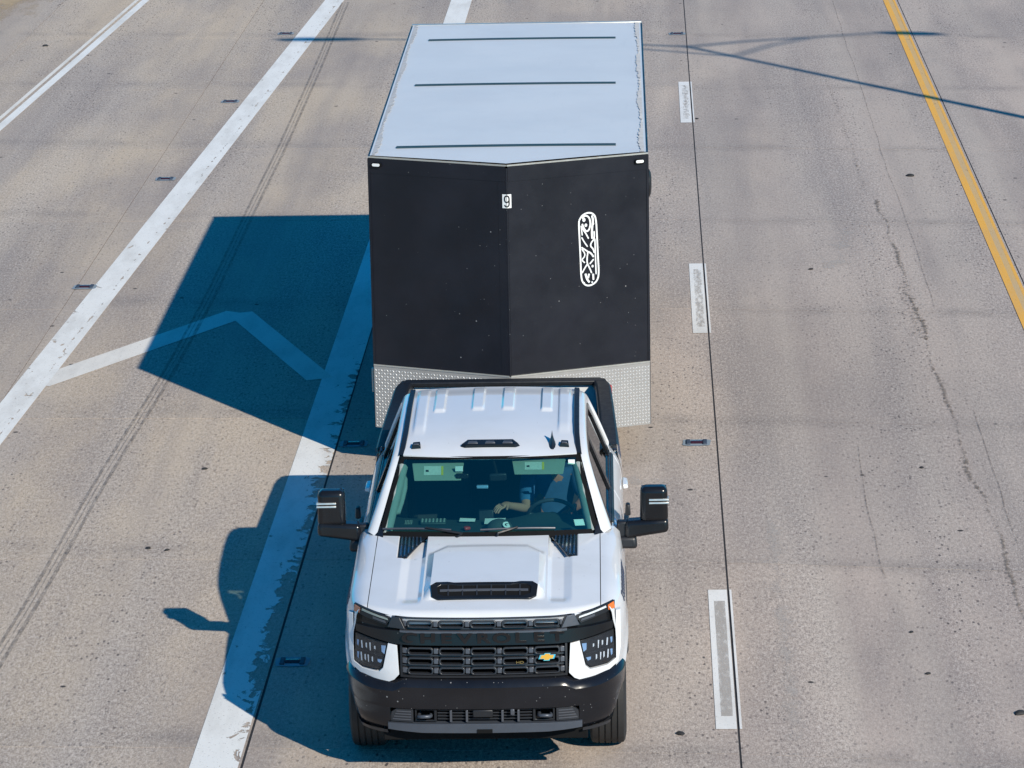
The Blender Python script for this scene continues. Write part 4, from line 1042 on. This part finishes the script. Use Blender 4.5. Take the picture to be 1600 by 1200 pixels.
bm = bmesh.new(); bbox(bm, *[a for p in ((-0.025, 0.025), (-0.004, 0.004), (-0.004, 0.004)) for a in p])
for v in bm.verts: v.co += Vector(rel(0.40, 2.932, 1.675))
finish('mouth', bm, 'red', person)

# ---- things lying on the dashboard
cap = thing('baseball_cap', 'charcoal baseball cap with a white mark lying on the dashboard', 'cap', tuple(TW((0.075, 1.93, 1.362))), 0.013)
rows = []
for j in range(8):
    a = math.pi / 2 * j / 7
    rows.append([(0.105 * math.cos(a) * math.cos(t), 0.095 * math.cos(a) * math.sin(t), 0.085 * math.sin(a) + 0.002) for t in [2 * math.pi * k / 24 for k in range(24)]])
grid('crown', rows, 'cap', cap, 60, closed=True)
bm = bmesh.new(); top = []; 
br = [[(r * math.cos(t) * 1.0, -0.05 - r * 0.0 + 0.17 * 0 + r * math.sin(t) * 0.0, 0) for r in (0.1,)] for t in (0,)]
pts = [(0.09 * math.cos(t), 0.085 * math.sin(t), 0.012) for t in [math.radians(-20 - 140 * k / 12) for k in range(13)]]
pts2 = [(0.115 * math.cos(t) + 0.0, 0.085 * math.sin(t) - 0.055, 0.003) for t in [math.radians(-15 - 150 * k / 12) for k in range(13)]]
grid('brim', [[(x + 0.02, y, z) for x, y, z in pts], [(x + 0.02, y, z) for x, y, z in pts2]], 'cap', cap, 60, thick=0.004)
text_mesh('cap_mark', 'G', 0.07, 'label_white', cap, (0.055, -0.078, 0.062), rot=(math.radians(38), 0, math.radians(28)), extrude=0.002, bold=0.004)
ppr = raw('paper', [TW(p) for p in ((-0.045, 2.06, 1.372), (0.10, 2.05, 1.375), (0.12, 2.14, 1.39), (-0.04, 2.15, 1.385))], [(0, 1, 2, 3)], 'label_white', None, 0)
s_ = ppr.modifiers.new('s', 'SOLIDIFY'); s_.thickness = 0.003
tag(ppr, 'folded white paper behind the cap on the dashboard', 'paper')
bm = bmesh.new(); bbox(bm, -0.03, 0.02, -0.02, 0.02, 0, 0.025); lt = finish('lighter', bm, 'red', None, 35, 0.008); lt.location = TW((-0.17, 1.95, 1.362)); lt.rotation_euler = (0, 0, 0.5)
tag(lt, 'small red plastic item left of the cap on the dashboard', 'lighter')

bag = thing('quilted_bag', 'flat quilted grey bag at the passenger end of the dashboard', 'bag', tuple(TW((-0.44, 2.16, 1.352))), 0.013)
box('bag_body', (-0.10, 0.10, -0.06, 0.06, 0, 0.022), 'dash', bag, 0.010)
bm = bmesh.new()
for i in range(7):
    for j in range(3):
        cx, cy = -0.085 + 0.028 * i, -0.035 + 0.033 * j; q = [bm.verts.new((cx + a * 0.012, cy + b * 0.015, 0.0225)) for a, b in ((1, 0), (0, 1), (-1, 0), (0, -1))]; t = bm.verts.new((cx, cy, 0.030))
        for k in range(4): bm.faces.new([q[k], q[(k + 1) % 4], t])
tag(finish('quilting', bm, 'trim', bag, 0), kind='stuff')
for k in range(5): box('vent_louvre', (-0.66 + 0.012 * k, -0.653 + 0.012 * k, 2.14, 2.23, 1.345, 1.358), 'trim', dsh, 0)
nt_ = raw('note', [TW(p) for p in ((-0.24, 2.16, 1.366), (-0.12, 2.15, 1.366), (-0.115, 2.19, 1.376), (-0.235, 2.21, 1.376))], [(0, 1, 2, 3)], 'label_white', None, 0)
nt_.modifiers.new('s', 'SOLIDIFY').thickness = 0.003
tag(nt_, 'crumpled white note left of the folded paper on the dashboard', 'note')

# ================================================================== TRAILER
TL = thing('enclosed_trailer', 'black V-nosed enclosed cargo trailer with pale roof behind the pickup', 'trailer', (-1.285, 32.04, 0), 0.007)
XW, YC, YE, Z0, Z1 = 1.29, 0.50, 7.95, 0.42, 3.0
ang = math.atan2(YC, XW); LEN = math.hypot(XW, YC)
def face(s, off):       # u along the nose panel from nose (0) to corner (LEN), v height
    nx, ny = s * math.sin(ang), -math.cos(ang)
    return lambda u, v, w: (s * u * math.cos(ang) + nx * (off - w), u * math.sin(ang) + ny * (off - w), v)
for s in (-1, 1):
    fp = patch('front_panel', [(0.0, Z0), (LEN, Z0), (LEN, Z1 - 0.03), (0.0, Z1 - 0.03)], face(s, 0.0), 0.02, 'trailer_black', TL, step=0.35)
    # riveted top band
    patch('top_band', [(0.012, Z1 - 0.155), (LEN + 0.002, Z1 - 0.155), (LEN + 0.002, Z1 - 0.012), (0.012, Z1 - 0.012)], face(s, 0.004), 0.004, 'trailer_black', TL, step=0.5)
    patch('top_trim', [(0.004, Z1 - 0.012), (LEN + 0.006, Z1 - 0.012), (LEN + 0.006, Z1 + 0.002), (0.004, Z1 + 0.002)], face(s, 0.006), 0.016, 'alloy', TL, step=0.5)
    patch('seam_strip', [(0.012, 1.0), (0.085, 1.0), (0.085, Z1 - 0.16), (0.012, Z1 - 0.16)], face(s, 0.003), 0.003, 'trailer_black', TL, step=1.0)
    sgp = patch('stone_guard', [(0.0, 0.40), (LEN + 0.004, 0.40), (LEN + 0.004, 1.005), (0.0, 1.005)], face(s, 0.008), 0.006, 'diamond', TL, step=0.5)
    patch('guard_trim', [(0.006, 1.0), (LEN + 0.004, 1.0), (LEN + 0.004, 1.014), (0.006, 1.014)], face(s, 0.013), 0.008, 'alloy', TL, step=0.5)
    patch('corner_trim', [(LEN - 0.012, 0.40), (LEN + 0.010, 0.40), (LEN + 0.010, Z1 - 0.02), (LEN - 0.012, Z1 - 0.02)], face(s, 0.006), 0.012, 'trailer_black', TL, step=2.0)
    # raised treads of the diamond plate
    bm = bmesh.new(); f = face(s, 0.008); P_ = 0.030
    for a in range(int(LEN / P_)):
        for b in range(int(0.59 / P_)):
            cx, cz = 0.02 + a * P_, 0.42 + b * P_; d = 1 if (a + b) % 2 else -1
            ux, uz = 0.0150 * 0.7071, 0.0150 * 0.7071 * d; vx, vz = -uz * 0.42, ux * 0.42
            q = [bm.verts.new(f(cx + ux, cz + uz, 0)), bm.verts.new(f(cx + vx, cz + vz, 0)), bm.verts.new(f(cx - ux, cz - uz, 0)), bm.verts.new(f(cx - vx, cz - vz, 0))]
            t = bm.verts.new(f(cx, cz, -0.005))
            for k in range(4): bm.faces.new([q[k], q[(k + 1) % 4], t])
    tr2 = finish('raised_treads', bm, 'tread', sgp, 0); tag(tr2, kind='stuff')
    # clearance light
    cl_ = patch('clearance_light', rrect(LEN - 0.085, Z1 - 0.075, 0.095, 0.040, 0.016), face(s, 0.026), 0.024, 'gap', TL, step=0.5, bevel=0.003)
    patch('light_lens', rrect(LEN - 0.085, Z1 - 0.072, 0.075, 0.026, 0.012), face(s, 0.031), 0.006, 'label_white', cl_, step=0.5)
    # side wall
    raw('side_wall', [(s * XW, YC, Z0), (s * XW, YE, Z0), (s * XW, YE, Z1 - 0.02), (s * XW, YC, Z1 - 0.02)], [(0, 1, 2, 3)], 'trailer_black', TL, 0)
    box('roof_edge_trim', tuple(sorted((s * (XW - 0.035), s * (XW + 0.008)))) + (YC + 0.01, YE, Z1 - 0.05, Z1 + 0.004), 'trailer_black', TL, 0.004)
    box('bottom_rail', tuple(sorted((s * (XW - 0.02), s * (XW + 0.008)))) + (YC + 0.02, YE, Z0 - 0.02, Z0 + 0.10), 'alloy', TL, 0.003)
    # ragged caulk along the roof edge
    rng = random.Random(5 + s); v = []; n = 170
    for i in range(n + 1):
        y = lerp(YC - 0.0, YE - 0.05, i / n); wd = 0.034 + 0.014 * math.sin(i * 0.13) + rng.uniform(-0.012, 0.014)
        v += [(s * (XW - 0.03), y, Z1 + 0.010), (s * (XW - 0.03 - wd), y, Z1 + 0.0135 + rng.uniform(0, 0.004))]
    raw('roof_caulk', v, [(2 * i, 2 * i + 1, 2 * i + 3, 2 * i + 2) for i in range(n)], 'caulk', TL, 0)
    # fender over the axles
    fe = [(s * x, y, z) for x, y, z in ()]
    rows = [[(s * (XW + 0.005), y, z), (s * (XW + 0.13 if s < 0 else XW + 0.02), y, z)] for y, z in ((3.4, 0.55), (3.6, 0.92), (4.0, 1.0), (5.4, 1.0), (5.8, 0.92), (6.0, 0.55))]
    for y in (4.05, 4.95): wheel(TL, s * 1.12, y, 0.36, 0.21, 0.20, s)
# door hold-back on the left wall
box('door_latch', (-XW - 0.035, -XW - 0.004, 0.58, 0.61, 0.72, 0.95), 'alloy', TL, 0.004)
# round black vent on the right wall
bm = bmesh.new(); 
lv = lathe_x('side_vent', [(0.0, 0.13), (0.02, 0.13), (0.035, 0.10), (0.04, 0.05), (0.04, 0.001)], 'satin_black', TL, 24, (XW, 0.95, 2.62))
# roof sheet
def rz(x, y): return Z1 + 0.008 + 0.006 * (1 - (x / XW) ** 2) + 0.002 * math.sin(y * 2.1 + x)
rows = []
for j in range(41):
    r = []
    for i in range(25):
        x = lerp(-XW + 0.012, XW - 0.012, i / 24); yv0 = YC * abs(x) / XW + 0.008; y = lerp(yv0, YE, j / 40); r.append((x, y, rz(x, y) if 0 < i < 24 else Z1 + 0.008))
    rows.append(r)
rf = grid('roof', rows, 'trailer_roof', TL, 60)
for y in (0.83, 4.08, 6.86):
    grid('roof_seam', [[(x, y + dy, rz(x, y) + h) for x in [lerp(-1.05, 1.0, k / 16) for k in range(17)]] for dy, h in ((-0.040, 0.001), (-0.032, 0.010), (0.032, 0.010), (0.040, 0.001))], 'seam', rf, 30)
box('rear_trim', (-XW, XW, YE - 0.045, YE + 0.012, Z1 - 0.05, Z1 + 0.019), 'alloy', TL, 0.004)
for k in range(7):
    x = -1.1 + 0.37 * k; box('rear_marker', (x - 0.03, x + 0.03, YE + 0.012, YE + 0.03, Z1 - 0.09, Z1 - 0.04), 'red', TL, 0.004)
raw('rear_door', [(-XW, YE, Z0), (XW, YE, Z0), (XW, YE, Z1 - 0.02), (-XW, YE, Z1 - 0.02)], [(0, 1, 2, 3)], 'trailer_black', TL, 0)
raw('floor', [(-XW, YC, Z0), (XW, YC, Z0), (XW, YE, Z0), (-XW, YE, Z0), (0, 0, Z0)], [(0, 3, 2, 1), (0, 1, 4)], 'gap', TL, 0)
tg_ = tube('tongue', [(-0.45, 0.9, 0.50), (0.0, -0.95, 0.55), (0.45, 0.9, 0.50)], 0.05, 'satin_black', TL, 8)
tube('coupler', [(0, -0.85, 0.56), (0, -1.18, 0.62)], [0.06, 0.075], 'satin_black', TL, 10)
tube('jack', [(0, -0.45, 0.25), (0, -0.45, 0.95)], 0.035, 'steel', TL, 8)
# number plate 9 straddling the nose
for s in (-1, 1):
    patch('number_plate', [(0.0, 2.600), (0.041, 2.600), (0.041, 2.728), (0.0, 2.728)], face(s, 0.008), 0.003, 'label_white', TL, step=1)
def vface(u, v): return face(1 if u >= 0 else -1, 0.0095)(abs(u), v, 0)
nine = [(0.019 * math.cos(a), 2.684 + 0.030 * math.sin(a)) for a in [math.radians(-10 + 20 * k) for k in range(19)]] + [(0.019, 2.66), (0.019, 2.645)] + [(0.019 * math.cos(a), 2.640 + 0.026 * math.sin(a)) for a in [math.radians(-20 * k) for k in range(1, 9)]]
v = []
for i, p in enumerate(nine):
    q0, q1 = Vector(nine[max(i - 1, 0)]), Vector(nine[min(i + 1, len(nine) - 1)]); d = (q1 - q0).normalized(); nn = Vector((-d.y, d.x)) * 0.0068
    v += [vface(p[0] + nn.x, p[1] + nn.y), vface(p[0] - nn.x, p[1] - nn.y)]
raw('number', v, [(2 * i, 2 * i + 1, 2 * i + 3, 2 * i + 2) for i in range(len(nine) - 1)], 'ink', TL, 0)
# white emblem on the right panel: pill outline filled with brush strokes
def ribbon2(name, pts, wd, parent, off=0.006, closed=False, mat='label_white'):
    f = face(1, off); P = [Vector((a, b)) for a, b in pts]; v = []; n = len(P)
    for i, p in enumerate(P):
        d = (P[(i + 1) % n if closed else min(i + 1, n - 1)] - P[(i - 1) % n if closed else max(i - 1, 0)]).normalized(); nn = Vector((-d.y, d.x))
        ww = wd if (closed or 0 < i < n - 1) else wd * 0.55
        v += [f(*(p + nn * ww / 2), 0), f(*(p - nn * ww / 2), 0)]
    m_ = n if closed else n - 1
    return raw(name, v, [(2 * i, 2 * i + 1, (2 * i + 3) % (2 * n), (2 * i + 2) % (2 * n)) for i in range(m_)], mat, parent, 0)
KX = 0.79; KZ = 2.135; KS = 1.0 / 1140.0       # sketch units of the emblem to metres
def E(pts): return [(KX + (a - 300) * KS * 0.83, KZ - (b - 600) * KS * 0.90) for a, b in pts]
def smooth(pts, it=2):
    for _ in range(it):
        q = [pts[0]]
        for a, b in zip(pts, pts[1:]): q += [(a[0] * .75 + b[0] * .25, a[1] * .75 + b[1] * .25), (a[0] * .25 + b[0] * .75, a[1] * .25 + b[1] * .75)]
        pts = q + [pts[-1]]
    return pts
out = [(175, 240), (215, 180), (290, 152), (360, 165), (405, 220), (415, 450), (425, 700), (435, 910), (405, 985), (340, 1025), (270, 1030), (215, 990), (192, 920), (188, 700), (178, 450), (172, 300)]
emb_root = ribbon2('emblem_outline', E(smooth(out + [out[0]], 2)), 0.016, TL)
for pts, wd in (([(215, 215), (260, 180), (315, 210), (330, 290), (310, 360), (270, 380), (240, 340), (215, 280)], 0.016), ([(210, 300), (225, 350), (265, 400), (300, 465)], 0.013), ([(350, 190), (365, 250), (350, 330), (345, 400), (350, 470)], 0.020),
                ([(375, 380), (380, 470), (330, 520), (325, 560), (360, 590), (375, 640)], 0.014), ([(205, 440), (240, 500), (285, 560)], 0.012), ([(200, 560), (260, 600), (290, 620), (275, 690), (275, 760), (310, 820), (335, 880)], 0.014),
                ([(290, 620), (330, 640), (365, 690)], 0.016), ([(275, 770), (230, 830), (205, 870)], 0.013), ([(205, 580), (250, 640), (240, 680), (200, 710), (245, 750)], 0.012), ([(310, 770), (365, 715)], 0.014), ([(385, 470), (390, 700), (395, 900)], 0.013),
                ([(250, 880), (270, 950), (305, 990)], 0.020), ([(300, 885), (285, 940)], 0.018), ([(355, 890), (358, 965)], 0.018), ([(200, 300), (215, 420)], 0.012)):
    ribbon2('emblem_stroke', E(smooth(pts)), wd, TL, 0.0075)
for cx, cz, r in ((240, 235, 0.016), (265, 300, 0.014), (348, 798, 0.011), (230, 990, 0.008), (340, 990, 0.008), (360, 290, 0.013)):
    c0 = E([(cx, cz)])[0]; patch('emblem_dot', [(c0[0] + r * math.cos(a), c0[1] + r * math.sin(a) * 1.15) for a in [2 * math.pi * k / 10 for k in range(10)]], face(1, 0.0085), 0.001, 'label_white', TL, step=2)

# ================================================================== STREET LAMP (stands right of the frame; its shadow crosses the road)
HL = 11.5
tip = Vector((0.61, 56.1, 0)); toward = Vector((math.cos(SUN_AZ), math.sin(SUN_AZ), 0)); cot = 1 / math.tan(SUN_EL)
basep = tip + toward * HL * cot
LP = thing('street_lamp', 'tall galvanised double-arm street lamp right of the yellow line', 'street lamp', tuple(basep))
def lift(gx, gy, h):     # the lamp-local point at height h whose shadow falls on ground point (gx, gy)
    p = Vector((gx, gy, 0)) + toward * h * cot - basep; return (p.x, p.y, h)
tube('pole', [(0, 0, 0), (0, 0, 3), (0, 0, HL)], [0.11, 0.10, 0.055], 'galv', LP, 14)
box('base_plate', (-0.2, 0.2, -0.2, 0.2, 0, 0.04), 'galv', LP, 0.005)
R_ = [lift(2.66, 56.78, HL + 0.35), lift(3.75, 57.13, HL + 0.50)]
L_ = [lift(-1.9, 56.75, HL + 0.35), lift(-4.6, 57.2, HL + 0.50)]
for e, endp in ((R_, lift(4.72, 56.93, HL + 0.50)), (L_, lift(-5.95, 57.23, HL + 0.50))):
    tube('arm', [(0, 0, HL - 0.05), tuple(Vector((0, 0, HL - 0.05)).lerp(Vector(e[0]), 0.5) + Vector((0, 0, 0.06))), e[0], e[1]], [0.04, 0.035, 0.03, 0.03], 'galv', LP, 8)
    tube('brace', [(0, 0, HL - 0.80), tuple(Vector((0, 0, HL - 0.80)).lerp(Vector(e[0]), 0.5) + Vector((0, 0, 0.08))), e[0]], [0.032, 0.03, 0.028], 'galv', LP, 8)
    a, b = Vector(e[1]), Vector(endp); d = (b - a).normalized(); n = Vector((-d.y, d.x, 0))
    rr = []
    for t, wd, h in ((-0.05, 0.05, 0.05), (0.2, 0.13, 0.07), (0.7, 0.15, 0.08), (1.0, 0.08, 0.05)):
        c = a.lerp(b, t); rr.append([tuple(c + n * wd * x + Vector((0, 0, h * z))) for x, z in ((-1, -0.6), (-0.8, 0.6), (0, 1), (0.8, 0.6), (1, -0.6), (0, -0.8))])
    grid('luminaire', rr, 'galv', LP, 50, closed=True)

# ================================================================== PAVEMENT MARKERS
def pm(x, y, label):
    o = thing('pavement_marker', label, 'road marker', (x, y, 0.004), 0.0, 'recessed reflective pavement markers')
    for x0 in (-0.10, 0.06): box('casting_rail', (x0, x0 + 0.04, -0.075, 0.075, 0.0, 0.016), 'cast', o, 0.006)
    hull8('lens', [(-0.058, -0.045, 0.001), (0.058, -0.045, 0.001), (0.058, 0.045, 0.001), (-0.058, 0.045, 0.001)], [(-0.055, -0.01, 0.018), (0.055, -0.01, 0.018), (0.055, 0.02, 0.018), (-0.055, 0.02, 0.018)], 'marker_lens', o, 0.002)
    bm = bmesh.new(); n = 28
    rg = random.Random(int(x * 100) + int(y * 10))
    q = [bm.verts.new((0.135 * (abs(math.cos(a)) ** 0.35) * (1 if math.cos(a) >= 0 else -1) * rg.uniform(0.95, 1.05), 0.11 * (abs(math.sin(a)) ** 0.35) * (1 if math.sin(a) >= 0 else -1) * rg.uniform(0.94, 1.06), 0.002)) for a in [2 * math.pi * k / n for k in range(n)]]
    bm.faces.new(q); finish('epoxy_bed', bm, 'epoxy', o, 0)
pm(0.45, 33.27, 'pavement marker beside the lane dashes, right of the towing mirror')
pm(0.50, 57.27, 'far pavement marker right of the trailer roof, near the lamp shadow')
pm(-5.87, 57.8, 'farthest pavement marker left of the exit line, by the lamp shadow')
pm(-6.11, 51.75, 'second farthest pavement marker along the left of the wide exit line')
pm(-6.35, 46.17, 'third farthest pavement marker along the left of the wide exit line')
pm(-6.5, 40.05, 'nearest pavement marker along the left of the wide exit line')
pm(-2.87, 27.0, 'pavement marker in the shadow left of the pickup headlamp')
pm(-2.87, 33.34, 'pavement marker at the edge of the trailer shadow behind the left mirror')

# ================================================================== DEBRIS on the road
def debris(u, v, r, lab, seed):
    rg = random.Random(seed); bm = bmesh.new(); bmesh.ops.create_icosphere(bm, subdivisions=2, radius=1)
    for q in bm.verts: q.co = Vector((q.co.x * r * rg.uniform(0.8, 1.2), q.co.y * r * 0.8 * rg.uniform(0.8, 1.2), max(-0.2, q.co.z) * r * 0.45))
    o = finish('debris', bm, 'rubber', None, 40); x, y = px(u, v); o.location = (x, y, 0.2 * 0.45 * r + 0.001); o.rotation_euler = (0, 0, rg.uniform(0, 3))
    tag(o, lab, 'debris', 'scraps lying on the road')
for i, (u, v, r, lab) in enumerate([(1063, 1147, 0.038, 'black scrap on the concrete right of the front bumper'), (1440, 731, 0.026, 'small black scrap in the right lane near the sealed crack'),
                                    (1422, 275, 0.055, 'black scrap in the right lane just left of the yellow line'), (71, 72, 0.05, 'black scrap left of the double white edge line'),
                                    (1424, 988, 0.022, 'dark pebble in the right lane, upper of the near pair'), (1450, 1053, 0.024, 'dark pebble in the right lane, lower of the near pair'),
                                    (1089, 186, 0.03, 'small scrap beside the farthest lane dash'), (1267, 421, 0.03, 'small scrap in the middle of the right lane'),
                                    (1594, 1115, 0.05, 'dark scrap at the lower right edge of the view'), (232, 857, 0.03, 'pebble on the gore between tyre mark and truck shadow, left one'),
                                    (261, 860, 0.026, 'pebble on the gore between tyre mark and truck shadow, right one'), (320, 733, 0.03, 'pebble on the gore below the trailer shadow')]):
    debris(u, v, r, lab, i)
